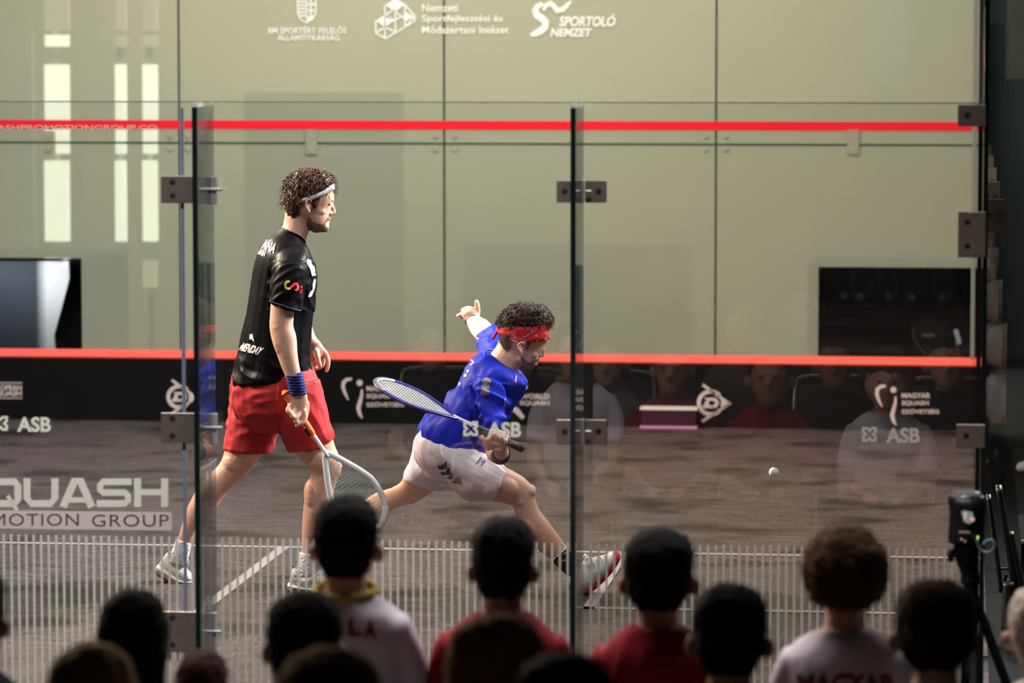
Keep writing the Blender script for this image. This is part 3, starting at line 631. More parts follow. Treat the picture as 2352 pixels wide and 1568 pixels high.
# ------------------------------------------------------------------ first player: black shirt, red shorts
Y1 = 3.05
def player_one():
    Y = Y1
    root = empty('person', PY(600, 1352, Y), 'standing man in black shirt and red shorts, white racket held down', 'person', 'squash players on court'); root.location.z = 0
    # ---- body
    g = Geo()
    pxloft(g, [(690, 397, 727, 397, .030), (668, 410, 752, 408, .062), (659, 425, 763, 424, .074), (655, 445, 767, 440, .077), (655, 460, 767, 459, .076), (658, 475, 761, 475, .072), (668, 490, 758, 489, .066), (684, 503, 757, 499, .060), (698, 516, 755, 511, .052), (712, 528, 756, 521, .040), (722, 534, 752, 531, .026)], Y, 22)
    pxloft(g, [(657, 470, 722, 480, .052), (654, 495, 716, 512, .056), (650, 515, 708, 535, .060), (640, 535, 702, 556, .068), (625, 560, 700, 580, .085)], Y)
    # face: brow, nose, lips, chin, cheek
    pxtube(g, [(742, 461, 4.2, -.030), (757, 459.5, 5.0, -.018), (763, 460, 5.0, 0), (757, 459.5, 5, .018), (742, 461, 4.2, .030)], Y)
    pxtube(g, [(761, 467, 4.0), (765, 478, 4.4), (766.5, 487, 5.2), (764, 490.5, 4.6)], Y)
    for s in (-1, 1): pxell(g, 759.5, 490, 5, 4.2, .009, Y+s*.011)
    pxtube(g, [(753, 503.5, 3.6, -.016), (757.5, 502, 3.8, 0), (753, 503.5, 3.6, .016)], Y); pxtube(g, [(750, 511.5, 3.6, -.014), (754, 511, 3.8, 0), (750, 511.5, 3.6, .014)], Y)
    pxell(g, 748, 524.5, 8, 8.2, .020, Y); pxell(g, 736, 484, 14, 12, .020, Y-.040); pxell(g, 736, 484, 14, 12, .020, Y+.040)
    pxtube(g, [(716, 508, 9, -.040), (730, 522, 8, -.030), (746, 527, 7, -.010)], Y)
    # near ear
    for s in (-1, 1):
        ye = Y + s*.088
        pxtube(g, [(716, 463, 2.6, 0), (710, 458, 2.6, s*.006), (703.5, 463, 2.8, s*.010), (703, 473, 2.6, s*.008), (707, 482, 2.6, s*.004), (711, 487, 3.2, 0)], ye, 8)
        pxell(g, 710, 472, 6, 12, .012, Y+s*.078)
    # torso (under the shirt), hips
    pxloft(g, [(628, 556, 700, 570, .10), (596, 590, 716, 600, .165), (590, 640, 716, 640, .155), (584, 700, 712, 700, .140), (572, 770, 704, 770, .130), (556, 840, 706, 840, .140), (545, 900, 722, 900, .150), (560, 950, 715, 940, .12)], Y, 22)
    # near arm
    pxloft(g, [(660, 590, 692, 594, .028, -.105), (634, 635, 684, 637, .046, -.192), (623, 690, 676, 706, .050, -.215), (620, 725, 675, 728, .047, -.220), (619, 750, 674, 748, .046, -.222), (624, 780, 681, 774, .046, -.225), (635, 812, 683, 807, .041, -.23), (646, 842, 687, 836, .034, -.235), (656, 866, 692, 858, .028, -.24), (664, 892, 701, 886, .024, -.245), (666, 906, 703, 903, .023, -.245)], Y)
    # near hand on the grip: back of hand, knuckles, four fingers, thumb
    H = Y-.245
    pxloft(g, [(664, 900, 704, 898, .022), (661, 920, 707, 916, .022), (660, 934, 706, 934, .022), (668, 948, 703, 948, .020), (684, 960, 702, 958, .014)], H, 16)
    for pts in ([(666, 934, 6.5, -.014), (661, 941, 6.2, -.030), (667, 949, 5.6, -.034), (676, 949, 5, -.018)],
                [(678, 942, 6.5, -.016), (669, 950, 6.2, -.032), (674, 958, 5.6, -.036), (684, 957, 5, -.020)],
                [(690, 950, 6.5, -.014), (681, 960, 6.2, -.030), (679, 968, 5.2, -.034), (688, 968, 4.8, -.020)],
                [(700, 945, 7, -.010), (701, 958, 6.6, -.016), (695, 970, 5.8, -.024), (684, 976, 4.8, -.030), (681, 978, 4.4, -.028)],
                [(703, 925, 8, .008), (704, 945, 7, .020), (698, 962, 6.2, .026), (690, 972, 5.4, .024)]): pxtube(g, pts, H)
    # far arm and relaxed hand
    F = Y+.20
    pxloft(g, [(640, 575, 700, 580, .045, .0), (650, 640, 700, 640, .050), (660, 710, 708, 705, .046), (676, 755, 716, 745, .042, -.02), (694, 785, 725, 772, .034, -.03), (703, 800, 735, 784, .028, -.03)], F)
    pxloft(g, [(703, 800, 733, 783, .022), (706, 815, 743, 795, .020), (709, 828, 748, 806, .018), (716, 834, 748, 812, .015)], F-.03, 14)
    for pts in ([(744, 806, 6, 0), (751, 818, 6, 0), (754, 832, 5.6, -.004), (752, 845, 5, -.006), (749.5, 852, 4.4, -.006)],
                [(726, 806, 7, -.022), (730, 822, 6.2, -.028), (734, 836, 5.6, -.030), (735.5, 842, 4.6, -.028)],
                [(738, 815, 6, .012), (742, 830, 5.6, .012), (740, 841, 5, .004), (733, 845, 4.6, -.004)],
                [(728, 822, 6, .020), (731, 838, 5.4, .018), (727, 847, 4.8, .006), (721, 847, 4.4, -.002)],
                [(718, 826, 5.6, .026), (719, 840, 5, .022), (715, 846, 4.4, .012), (713, 843, 4, .004)]): pxtube(g, pts, F-.03)
    # front (near) leg
    A = Y-.06
    pxloft(g, [(600, 900, 725, 900, .10, 0), (628, 960, 750, 950, .095), (650, 1005, 762, 995, .085), (673, 1033, 770, 1025, .076), (690, 1055, 781, 1050, .068), (708, 1076, 786, 1070, .060), (712, 1092, 780, 1090, .055), (706, 1110, 771, 1112, .053), (700, 1140, 764, 1142, .055), (696, 1172, 756, 1172, .053), (694, 1204, 746, 1204, .044), (693, 1236, 735, 1236, .036), (692, 1262, 730, 1264, .034), (690, 1290, 734, 1292, .036), (684, 1325, 742, 1325, .036)], A)
    pxell(g, 772, 1080, 12, 16, .038, A); pxell(g, 716, 1138, 19, 40, .046, A-.010, 4); pxell(g, 642, 750, 19, 20, .036, Y-.231); pxell(g, 650, 786, 24, 44, .036, Y-.232, 14); pxell(g, 738, 1052, 30, 26, .040, A-.042, 35)
    # rear (far) leg
    B = Y+.10
    pxloft(g, [(545, 890, 660, 900, .10), (530, 960, 640, 980, .095), (518, 1020, 618, 1030, .085), (513, 1045, 592, 1055, .076), (503, 1066, 582, 1072, .066), (484, 1086, 566, 1090, .058), (463, 1107, 542, 1112, .056), (447, 1132, 520, 1134, .058), (430, 1166, 492, 1172, .054), (418, 1204, 460, 1208, .044), (408, 1236, 441, 1246, .035), (398, 1258, 434, 1268, .034), (388, 1285, 428, 1292, .036)], B)
    pxell(g, 478, 1132, 24, 48, .048, B-.010, -32); pxell(g, 537, 1062, 26, 28, .046, B-.024)
    body = g.remesh(.0042, 2, 'body', .45)
    body.materials.append(SKIN1); bo = link('body', body, None, root)
    # ---- stubble, eyes, eyebrow
    link('beard', shell(body, lambda c: (lambda q: inpoly(q[0], q[1], [(708, 496), (718, 507), (732, 514), (742, 516), (748, 506), (752, 499), (759, 497), (761, 503), (753, 507), (747, 512), (747, 520), (758, 524), (756, 534), (735, 538), (712, 535), (704, 515)]))(to_px(c)), .0008, 'beard'), BEARD, root)
    for s in (-1, 1):
        e = Geo(); pxell(e, 755, 469, 4.4, 2.6, .007, Y+s*.034); link('eye', e.mesh(), DARK, root, smooth=True)
        e = Geo(); pxtube(e, [(748, 463, 1.4, s*.044), (756, 460, 2.1, s*.034), (764, 461, 1.6, s*.022)], Y); link('eyebrow', e.mesh(), HAIR1, root, smooth=True)
    # ---- hair
    g = Geo()
    pxloft(g, [(694, 388, 735, 389, .030), (675, 396, 754, 398, .062), (662, 407, 764, 408, .078), (654, 422, 768, 420, .086), (651, 437, 764, 432, .087), (650, 450, 740, 444, .085), (651, 463, 704, 458, .080), (653, 478, 698, 474, .074), (658, 492, 697, 486, .066), (664, 503, 692, 496, .054)], Y, 22)
    pxtube(g, [(727, 452, 9, -.070), (725, 466, 7, -.074), (722, 478, 4.5, -.073)], Y)
    hm = g.remesh(.005, 1, 'hair'); wrinkle(hm, lambda c, n: .006*noise.noise(c*55)+.004*noise.noise(c*120))
    def up(c):
        x, y = to_px(c); return y < 470 and not (y > 446 and x > 694)
    st = strands(sample_roots(hm, 900, up, 5), .036, .0034, .45, 2.5, 5, 2, .6, (.10, 0, .05)); n = len(hm.vertices)
    sm = st.mesh('locks'); bm = bmesh.new(); bm.from_mesh(hm); bm.from_mesh(sm); bm.to_mesh(hm); bm.free(); hm.polygons.foreach_set('use_smooth', [True]*len(hm.polygons))
    link('hair', hm, HAIR1, root)
    # ---- headband
    def band(rows, hd, Yc, thick=.003, n=48):
        """rows back->front: x, ytop, ybot"""
        g = Geo()
        for k in range(n):
            t = 2*math.pi*k/n; u = (1-math.cos(t))/2*(len(rows)-1); i = min(int(u), len(rows)-2); f = u-i
            x, y0, y1 = [rows[i][j]*(1-f)+rows[i+1][j]*f for j in range(3)]; dy = -math.sin(t)*hd
            for yy, ex in ((y0, 0), (y1, 0)):
                g.v.append(PY(x, yy, Yc+dy))
        for k in range(n): a = 2*k; b = 2*((k+1) % n); g.f.append([a, b, b+1, a+1])
        me = g.mesh('band'); o = bpy.data.objects.new('t', me); C.objects.link(o); md = o.modifiers.new('s', 'SOLIDIFY'); md.thickness = thick; md.offset = 0
        me2 = bpy.data.meshes.new_from_object(o.evaluated_get(bpy.context.evaluated_depsgraph_get())); bpy.data.objects.remove(o)
        me2.polygons.foreach_set('use_smooth', [True]*len(me2.polygons)); return me2
    root['_'] = 0; del root['_']
    link('headband', band([(653, 470, 478), (680, 459, 467), (702, 453.5, 462), (722, 447.5, 457.5), (742, 438, 449), (757, 428, 440), (768.5, 421, 434)], .0895, Y), mat('headband_white', (.70, .68, .74), .6), root)
    # ---- shirt
    g = Geo()
    pxloft(g, [(650, 519, 698, 545, .062), (634, 532, 704, 560, .095), (610, 551, 712, 576, .150), (594, 575, 720, 597, .182), (583, 610, 726, 620, .180), (575, 655, 726, 655, .170), (567, 705, 720, 705, .162), (559, 750, 714, 750, .158), (550, 795, 712, 795, .158), (540, 838, 711, 830, .162), (533, 866, 714, 850, .165), (531, 882, 716, 858, .165)], Y, 26)
    pxloft(g, [(662, 560, 700, 566, .030, -.090), (640, 580, 706, 586, .058, -.150), (629, 612, 704, 616, .066, -.190), (624, 645, 697, 650, .066, -.205), (620, 690, 690, 710, .066, -.212), (620, 694, 689, 714, .065, -.213)], Y)
    pxloft(g, [(640, 566, 706, 572, .060, .165), (640, 620, 712, 620, .066, .195), (650, 690, 712, 700, .062, .205)], Y)
    sh = g.remesh(.005, 4, 'shirt')
    def w1(c, n):
        x, y = to_px(c); a = .0018*noise.noise(c*9)
        if y > 560: a += folds(c, 13, (.25, 0, 1), .005, 1.0)*min(1, (y-560)/120)
        if 600 < y < 715 and x > 615: a += folds(c, 22, (.8, 0, .45), .006, 4.0)
        if y > 790: a += folds(c, 16, (1, 0, -.35), .007, 7.0)*min(1, (y-790)/50)
        return a
    wrinkle(sh, w1)
    BLK = mat('shirt_black', (.0035, .0035, .0045), .45, .08, var=.25, vscale=12, bump=.08, bscale=300, sheen=0); sh.materials.append(BLK); so = link('shirt', sh, None, root)
    g = Geo(); pxtube(g, [(649, 516, 2.2, .03), (655, 528, 2.4, -.045), (672, 535, 2.4, -.066), (690, 544, 2.4, -.055), (701, 556, 2.2, -.01), (696, 546, 2.2, .05), (668, 524, 2.2, .06), (649, 516, 2.2, .03)], Y); link('collar', g.mesh(), BLK, so, smooth=True)
    g = Geo(); pxtube(g, [(621, 692, 1.3, -.264), (645, 700, 1.3, -.284), (668, 708, 1.3, -.284), (689, 713, 1.3, -.262)], Y); link('sleeve_hem', g.mesh(), mat('hem_grey', (.05, .06, .07), .4), so, smooth=True)
    bv = bvh_of(sh)
    PK = mat('shirt_print', (.82, .70, .68), .6)
    pr = P().text('ESPAÑA', ((590, 536), (639, 557), (628, 583), (582, 562)), bold=.03); pr.text('SQUASH', ((587, 566), (611, 576), (606, 592), (583, 582)), bold=.03); pr.onto('back_print', bv, PK, so, .006, 1)
    pr = P().text('MENDAY', ((558, 786), (607, 799), (596, 816), (546, 803)), bold=.04, shear=.2); pr.poly([(573, 768), (580, 766), (582, 777), (573, 780)]); pr.poly([(578, 779), (582, 777), (584, 785)]); pr.onto('lower_print', bv, PK, so, .006, 1)
    WP = mat('chest_print', (.85, .83, .88), .6)
    pr = P().poly([(703, 594), (714, 597), (716, 606), (722, 612), (726, 632), (717, 634), (712, 616), (706, 606)]).poly([(722, 640), (725.5, 642), (723, 664), (716, 680), (708, 682), (712, 672), (718, 664), (719, 650)]); pr.onto('chest_print', bv, WP, so, .004, 2)
    pr = P().stroke([(666, 646), (659, 647), (655, 653), (656, 660), (662, 663), (667, 661)], 5.5); pr.onto('sleeve_print', bv, mat('print_yellow', (.80, .62, .10), .6), so, .006, 1)
    pr = P().stroke([(666, 661), (672, 656), (676, 652), (682, 651), (685, 657), (684, 664), (678, 667)], 5.5); pr.rtext('+', 690, 655, 695, 662); pr.rtext('RF', 689, 664, 695, 674); pr.onto('sleeve_print', bv, mat('print_red', (.75, .03, .03), .6), so, .006, 1)
    # ---- wristband
    g = Geo(); W1 = Y-.24
    pxloft(g, [(655, 863, 691, 855, .036), (656, 866, 695, 857, .040), (660, 884, 701, 878, .040), (664, 904, 705, 902, .038), (665, 908, 703, 906, .034)], W1)
    wm = g.remesh(.004, 1, 'wristband'); wrinkle(wm, lambda c, n: .003*math.sin(c.z*520)+.002*noise.noise(c*90)); link('wristband', wm, mat('towelling_navy', (.012, .022, .16), .9, var=.4, vscale=90, bump=.5, bscale=200), root)
    # ---- shorts: waist, near leg, far leg
    g = Geo()
    pxloft(g, [(534, 862, 718, 846, .158), (531, 885, 730, 872, .165), (530, 905, 740, 900, .168), (540, 950, 735, 940, .150), (590, 990, 690, 985, .08)], Y, 26)
    pxloft(g, [(612, 880, 734, 872, .10), (622, 930, 750, 925, .105), (638, 985, 760, 972, .100), (650, 1010, 767, 996, .096), (661, 1031, 758, 1018, .092), (664, 1036, 752, 1024, .090)], Y-.06, 22)
    pxloft(g, [(533, 880, 660, 900, .10), (528, 930, 650, 950, .105), (522, 980, 636, 990, .10), (516, 1025, 624, 1034, .094), (515, 1030, 618, 1040, .092)], Y+.10, 22)
    shorts = g.remesh(.0055, 3, 'shorts')
    def w2(c, n):
        x, y = to_px(c); return .002*noise.noise(c*10)+folds(c, 15, (.9, 0, .25) if x < 640 else (.55, 0, -.8), .007, 2.0, .3)
    wrinkle(shorts, w2); link('shorts', shorts, mat('shorts_red', (.40, .022, .026), .7, .25, var=.15, vscale=14, bump=.1, bscale=240), root)
    # ---- socks
    SOCK = mat('sock_white', (.74, .70, .74), .85, bump=.4, bscale=120)
    def sock(rows, Yc):
        g = Geo(); pxloft(g, rows, Yc); m = g.remesh(.004, 1, 'sock'); wrinkle(m, lambda c, n: .0022*math.sin((c.z+.25*noise.noise(c*14))*260)); link('sock', m, SOCK, root)
    sock([(688, 1268, 725, 1270, .038), (687, 1276, 730, 1277, .040), (684, 1292, 736, 1288, .041), (682, 1306, 738, 1300, .040), (680, 1324, 742, 1318, .036)], Y-.06)
    sock([(407, 1236, 441, 1248, .039), (400, 1252, 437, 1262, .040), (393, 1268, 433, 1280, .040), (386, 1290, 428, 1298, .036)], Y+.10)
    # ---- shoes
    UP = mat('shoe_white', (.74, .72, .64), .55, var=.06, vscale=20, bump=.15, bscale=80); SOLE = mat('sole_white', (.82, .81, .77), .5); GUM = mat('gum_sole', (.36, .17, .10), .6, var=.3, vscale=30)
    def shoe(name, upper, sole, gum, Yc, label):
        e = link(name, (lambda g: (pxloft(g, upper, Yc), g.remesh(.004, 2, name))[1])(Geo()), UP, root)
        link('sole', (lambda g: (pxloft(g, sole, Yc), g.remesh(.004, 1, 'sole'))[1])(Geo()), SOLE, e)
        link('outsole', (lambda g: (pxloft(g, gum, Yc), g.remesh(.004, 1, 'outsole'))[1])(Geo()), GUM, e); return e
    N = Y-.06
    e = shoe('shoe', [(664, 1342, 671, 1304, .030), (674, 1346, 677, 1303, .037), (690, 1348, 690, 1318, .041), (705, 1350, 708, 1318, .043), (722, 1351, 733, 1305, .045), (738, 1352, 746, 1308, .046), (752, 1353, 757, 1322, .047), (768, 1354, 770, 1334, .044), (780, 1354, 780, 1342, .034)],
             [(660, 1347, 661, 1338, .032), (672, 1352, 672, 1339, .043), (695, 1356, 695, 1343, .046), (725, 1357, 725, 1346, .048), (760, 1358, 760, 1347, .051), (782, 1357, 782, 1348, .036)],
             [(660, 1354, 660, 1345, .028), (675, 1359, 675, 1349, .042), (720, 1360, 720, 1353, .046), (765, 1360, 765, 1354, .050), (783, 1359, 783, 1353, .036)], N, '')
    g = Geo(); pxtube(g, [(672, 1312, 1.6), (668, 1306, 1.6), (668.5, 1299, 1.6), (672, 1300, 1.6), (674, 1306, 1.6)], N-.01); link('heel_loop', g.mesh(), DARK, e, smooth=True)
    g = Geo(); [pxtube(g, [(738+4*k, 1306+5*k, 1.4, -.045), (743+4*k, 1303+5*k, 1.5, -.02), (745+4*k, 1303+5*k, 1.5, .02)], N) for k in range(4)]; link('laces', g.mesh(), LACE, e, smooth=True)
    bs = bvh_of(e.data)
    pr = P().stroke([(675, 1322), (693, 1323)], 3.5).stroke([(684, 1314), (684, 1330)], 3.5); [pr.disc(x, y, 2.4) for x, y in ((676, 1322), (692, 1323), (684, 1315), (684, 1329))]; pr.onto('cross_mark', bs, mat('mark_olive', (.36, .31, .14), .6), e, .0035, 1)
    pr = P(); [pr.stroke([(690+7*k, 1340-1*k), (722+6*k, 1322-3*k)], 1.6) for k in range(4)]; pr.onto('seam_lines', bs, mat('seam_grey', (.42, .42, .38), .7), e, .003, 1)
    Q = Y+.12
    e = shoe('shoe', [(361, 1302, 384, 1268, .030), (366, 1312, 400, 1280, .042), (380, 1322, 414, 1290, .046), (396, 1330, 424, 1296, .047), (410, 1334, 430, 1306, .047), (424, 1337, 438, 1314, .045), (438, 1338, 443, 1322, .036)],
             [(357, 1304, 364, 1296, .032), (362, 1314, 372, 1297, .044), (378, 1325, 390, 1306, .048), (396, 1334, 404, 1318, .049), (414, 1338, 420, 1328, .050), (443, 1339, 443, 1331, .040)],
             [(355, 1309, 360, 1302, .028), (360, 1320, 368, 1308, .042), (376, 1331, 386, 1316, .046), (394, 1340, 400, 1328, .047), (414, 1343, 416, 1334, .049), (444, 1342, 444, 1335, .040)], Q, '')
    g = Geo(); pxtube(g, [(388, 1278, 1.6, -.03), (391, 1268, 2.2, -.03), (387, 1272, 1.6, -.03)], Q); link('heel_loop', g.mesh(), DARK, e, smooth=True)
    g = Geo(); pxtube(g, [(431, 1277, .8, -.03), (433, 1290, .8, -.03), (432, 1302, .8, -.03), (428, 1303, 1.2, -.035)], Q); link('laces', g.mesh(), LACE, e, smooth=True)
    return root
P1 = player_one()

# ---- first player's racket
def racket(name, label, butt, tip, half_w, Y, plane_vec, cols, string_col, group, head_frac=.50, rows=13, cmain=10):
    """butt/tip pixels at depth Y (tuples x,y,dY); plane_vec = world direction across the string bed"""
    b = PY(butt[0], butt[1], Y+butt[2]); t = PY(tip[0], tip[1], Y+tip[2]); L = (t-b).length; ax = (t-b)/L
    pv = Vector(plane_vec); pv = (pv-ax*pv.dot(ax)).normalized(); nv = ax.cross(pv)
    root = empty(name, b, label, 'racket', group)
    gripm, shaftm, framem, tipm = cols
    at = lambda s, w: b + ax*(s*L) + pv*w
    g = Geo().tube([at(0, 0), at(.02, 0), at(.26, 0), at(.30, 0)], [.0165, .016, .0145, .011], 12, 2); link('grip', g.mesh(), gripm, root, smooth=True)
    g = Geo().tube([at(.28, 0), at(.40, 0), at(.46, 0)], [.0095, .0085, .010], 10, 2); link('shaft', g.mesh(), shaftm, root, smooth=True)
    out = []
    for k in range(41):                        # teardrop head
        u = k/40; s = .43 + .57*(1-abs(2*u-1)**1.0) if False else None
        a = math.pi*(u*2-1); r = math.sin(abs(a)/2)
    pts = []
    for k in range(49):
        a = 2*math.pi*k/48; c = -math.cos(a)                       # -1 at throat, 1 at tip
        s = .44 + .55*(c+1)/2; taper = ((c+1)/2)**.62
        w = half_w*math.sin(a)*(.62+.38*((c+1)/2))*1.22*(min(1, .35+taper))
        pts.append((s, w))
    g = Geo().tube([at(*q) for q in pts], .0068, 8, 1, flat=1.9, up=nv, cap='flat'); fo = link('frame', g.mesh(), framem, root, smooth=True)
    g = Geo().tube([at(*q) for q in pts[18:31]], .0076, 8, 1, flat=1.9, up=nv); link('bumper', g.mesh(), tipm, root, smooth=True)
    def width_at(s):
        best = 0
        for i in range(24):
            s0, w0 = pts[i]; s1, w1 = pts[i+1]
            if s0 <= s <= s1: return abs(w0+(w1-w0)*(s-s0)/max(1e-6, s1-s0))
        return 0
    g = Geo()
    for i in range(1, rows*2):
        s = .46 + .53*i/(rows*2); w = width_at(s)-.002
        if w > .006: g.tube([at(s, -w), at(s, w)], .0009, 4, 1, cap='flat')
    wm = max(abs(q[1]) for q in pts)
    for j in range(-cmain, cmain+1):
        w = wm*j/(cmain+1); ss = [s for s in [.45+.545*i/120 for i in range(121)] if width_at(s) > abs(w)]
        if len(ss) > 2: g.tube([at(ss[0], w), at(ss[-1], w)], .0009, 4, 1, cap='flat')
    link('strings', g.mesh(), string_col, root)
    return root, at, fo
ORG = mat('grip_orange', (.95, .16, .035), .7, bump=.5, bscale=120)
WF = mat('racket_white', (.80, .80, .82), .35, coat=.4)
vx = (PY(760, 1000, 3)-PY(700, 1000, 3)).normalized(); vz = Vector((0, 0, 1))
r1, at1, fr1 = racket('squash_racket', 'white squash racket with orange grip held by the man in black', (655, 903, -.245), (868, 1216, -.20), .098, Y1, vx*.86+vz*.5+Vector((0, .15, 0)), (ORG, WF, WF, WF), mat('strings_teal', (.30, .58, .50), .5), 'squash rackets')
g = Geo(); pxtube(g, [(703, 984, 6.2), (710, 998, 5.6)], Y1-.235); link('grip_tape', g.mesh(), DARK, r1, smooth=True)
INK = mat('ink_navy', (.02, .015, .16), .5); INR = mat('ink_red', (.7, .02, .03), .5)
bv = bvh_of(fr1.data, *[c.data for c in r1.children if c.name.startswith('shaft')])
pr = P()
for x, y, dx, dy in ((716, 1002, 5, 7), (724, 1016, 4, 8), (738, 1036, 4, 2), (748, 1047, 3, 2), (754, 1052, 3, 2), (760, 1057, 4, 3), (768, 1062, 4, 1), (775, 1067, 2, 2), (785, 1074, 5, 5)): pr.stroke([(x-dx/2, y-dy/2), (x+dx/2, y+dy/2)], 3)
pr.onto('frame_marks', bv, INK, r1, .002, kind='stuff')
pr = P()
for x, y in ((732, 1028), (742, 1042), (790, 1080)): pr.disc(x, y, 2.4, 1.8)
pr.onto('frame_marks', bv, INR, r1, .002, kind='stuff')

# ------------------------------------------------------------------ second player: blue shirt, white shorts, lunging
Y2 = 3.12
def player_two():
    Y = Y2
    root = empty('person', PY(1360, 1360, Y), 'lunging man in blue shirt, white shorts and red bandana, racket swung back', 'person', 'squash players on court'); root.location.z = 0
    g = Geo()
    # head, profile to the right, tipped down
    pxloft(g, [(1188, 703, 1225, 700, .034), (1163, 718, 1247, 713, .066), (1150, 738, 1257, 732, .077), (1146, 758, 1260, 752, .080), (1147, 775, 1258, 772, .078), (1152, 790, 1255, 788, .074), (1166, 803, 1248, 803, .068), (1180, 815, 1240, 815, .062), (1190, 827, 1237, 828, .054), (1200, 838, 1232, 838, .042), (1207, 846, 1222, 846, .024)], Y, 22)
    pxloft(g, [(1150, 770, 1205, 805, .054), (1141, 793, 1198, 836, .058), (1128, 810, 1188, 850, .062), (1112, 828, 1178, 868, .078), (1095, 850, 1172, 890, .10)], Y)
    pxtube(g, [(1236, 789, 4, -.030), (1249, 787, 4.8, -.018), (1253.5, 787, 4.6, 0), (1249, 787, 4.8, .018), (1236, 789, 4, .030)], Y)
    pxtube(g, [(1249, 796, 3.8), (1248, 806, 4.2), (1246.5, 814, 4.8), (1243, 817, 4.2)], Y)
    for s in (-1, 1): pxell(g, 1240.5, 816, 4.6, 4, .009, Y+s*.011)
    pxtube(g, [(1231, 829, 3.6, -.016), (1234.5, 828, 3.4, 0), (1231, 829, 3.6, .016)], Y); pxtube(g, [(1229, 836, 3.6, -.014), (1232, 836, 3.6, 0), (1229, 836, 3.6, .014)], Y)
    pxell(g, 1219, 842, 8, 7, .020, Y, 35); pxell(g, 1224, 812, 12, 11, .020, Y-.040); pxell(g, 1224, 812, 12, 11, .020, Y+.040)
    pxtube(g, [(1194, 824, 9, -.042), (1206, 837, 8, -.030), (1216, 843, 7, -.010)], Y)
    for s in (-1, 1):
        pxtube(g, [(1206, 791, 2.6, 0), (1200, 786, 2.6, s*.006), (1192, 789, 2.8, s*.010), (1190, 797, 2.6, s*.009), (1194, 805, 2.6, s*.004), (1199, 810, 3.0, 0)], Y+s*.090, 8); pxell(g, 1198, 798, 6, 11, .012, Y+s*.079)
    # torso leaning forward, hips
    pxloft(g, [(1114, 820, 1176, 868, .10), (1096, 838, 1180, 884, .145), (1074, 872, 1160, 916, .145), (1050, 906, 1148, 945, .130), (1016, 955, 1130, 982, .120), (988, 985, 1108, 1015, .120), (972, 1015, 1095, 1045, .130), (970, 1050, 1075, 1072, .11)], Y, 22)
    # near arm: upper arm, foreshortened forearm towards the lens
    pxloft(g, [(1112, 885, 1142, 878, .036, -.12), (1110, 920, 1148, 918, .046, -.175), (1112, 960, 1148, 956, .046, -.20), (1112, 990, 1152, 982, .048, -.22), (1112, 1018, 1158, 1010, .045, -.23), (1116, 1040, 1160, 1036, .043, -.25), (1128, 1056, 1160, 1046, .036, -.28)], Y)
    g.tube([PY(1140, 1040, Y-.25), PY(1150, 1044, Y-.33), PY(1152, 1040, Y-.40), PY(1146, 1026, Y-.44)], [.044, .038, .031, .030], 14, 3)
    H = Y-.445
    pxloft(g, [(1122, 1030, 1166, 1036, .026, .02), (1120, 1018, 1166, 1024, .026), (1120, 1004, 1166, 1014, .024), (1128, 994, 1160, 1004, .018)], H, 16)
    for pts in ([(1124, 1004, 7, .012), (1112, 1000, 6.6, .004), (1106, 1003, 6.2, -.012), (1110, 1008, 5.4, -.022)],
                [(1130, 995, 7, .014), (1130, 988, 6.6, -.006), (1128, 994, 6.2, -.026), (1130, 1003, 5.2, -.028)],
                [(1142, 998, 7, .014), (1143, 990, 6.6, -.006), (1140, 998, 6.2, -.026), (1141, 1007, 5.2, -.028)],
                [(1153, 1003, 7, .014), (1156, 995, 6.6, -.006), (1152, 1003, 6.2, -.026), (1152, 1011, 5.2, -.028)],
                [(1162, 1010, 6.6, .014), (1166, 1004, 6, -.004), (1162, 1011, 5.8, -.024), (1160, 1017, 4.8, -.026)],
                [(1122, 1028, 8.5, .004), (1116, 1020, 7.5, -.010), (1118, 1010, 6.4, -.020), (1126, 1008, 5.4, -.026)]): pxtube(g, pts, H)
    # far arm raised behind, hand spread
    F = Y+.24
    pxloft(g, [(1112, 830, 1150, 800, .055, 0), (1102, 790, 1146, 765, .056, .06), (1091, 776, 1136, 748, .054, .14), (1082, 766, 1127, 742, .050, .22), (1075, 752, 1118, 734, .046, .30), (1071, 738, 1104, 727, .036, .38), (1068, 730, 1098, 720, .030, .42)], F)
    K = F+.42
    pxloft(g, [(1070, 738, 1103, 726, .026), (1064, 732, 1098, 714, .024), (1061, 724, 1090, 708, .022), (1064, 716, 1082, 708, .016)], K, 14)
    for pts in ([(1096, 722, 7, 0), (1097, 710, 6.6, 0), (1095.5, 698, 6, 0), (1094.5, 692, 5.2, 0)],
                [(1086, 712, 7, 0), (1078, 708, 6.2, .01), (1070, 709, 5.6, .02), (1062, 712, 4.8, .03)],
                [(1080, 712, 6.4, .01), (1072, 713, 5.8, .03), (1066, 714, 5, .05)],
                [(1074, 719, 6.4, 0), (1064, 720, 5.8, .01), (1056, 724, 5.2, .02), (1051, 725, 4.6, .03)],
                [(1070, 726, 6, .0), (1063, 727, 5.4, .03), (1058, 729, 4.8, .06)]): pxtube(g, pts, K)
    # front (near) leg
    A = Y-.10
    pxloft(g, [(1015, 1025, 1060, 1095, .075), (1050, 1030, 1085, 1120, .080), (1110, 1040, 1100, 1146, .085), (1150, 1066, 1122, 1150, .076), (1180, 1082, 1150, 1154, .066), (1207, 1099, 1172, 1160, .058), (1224, 1122, 1180, 1166, .052), (1231, 1150, 1182, 1178, .050), (1240, 1172, 1187, 1194, .053), (1254, 1190, 1200, 1220, .055), (1268, 1208, 1216, 1242, .052), (1284, 1230, 1236, 1264, .044), (1300, 1253, 1264, 1283, .036), (1312, 1272, 1284, 1302, .034), (1328, 1296, 1306, 1322, .036)], A)
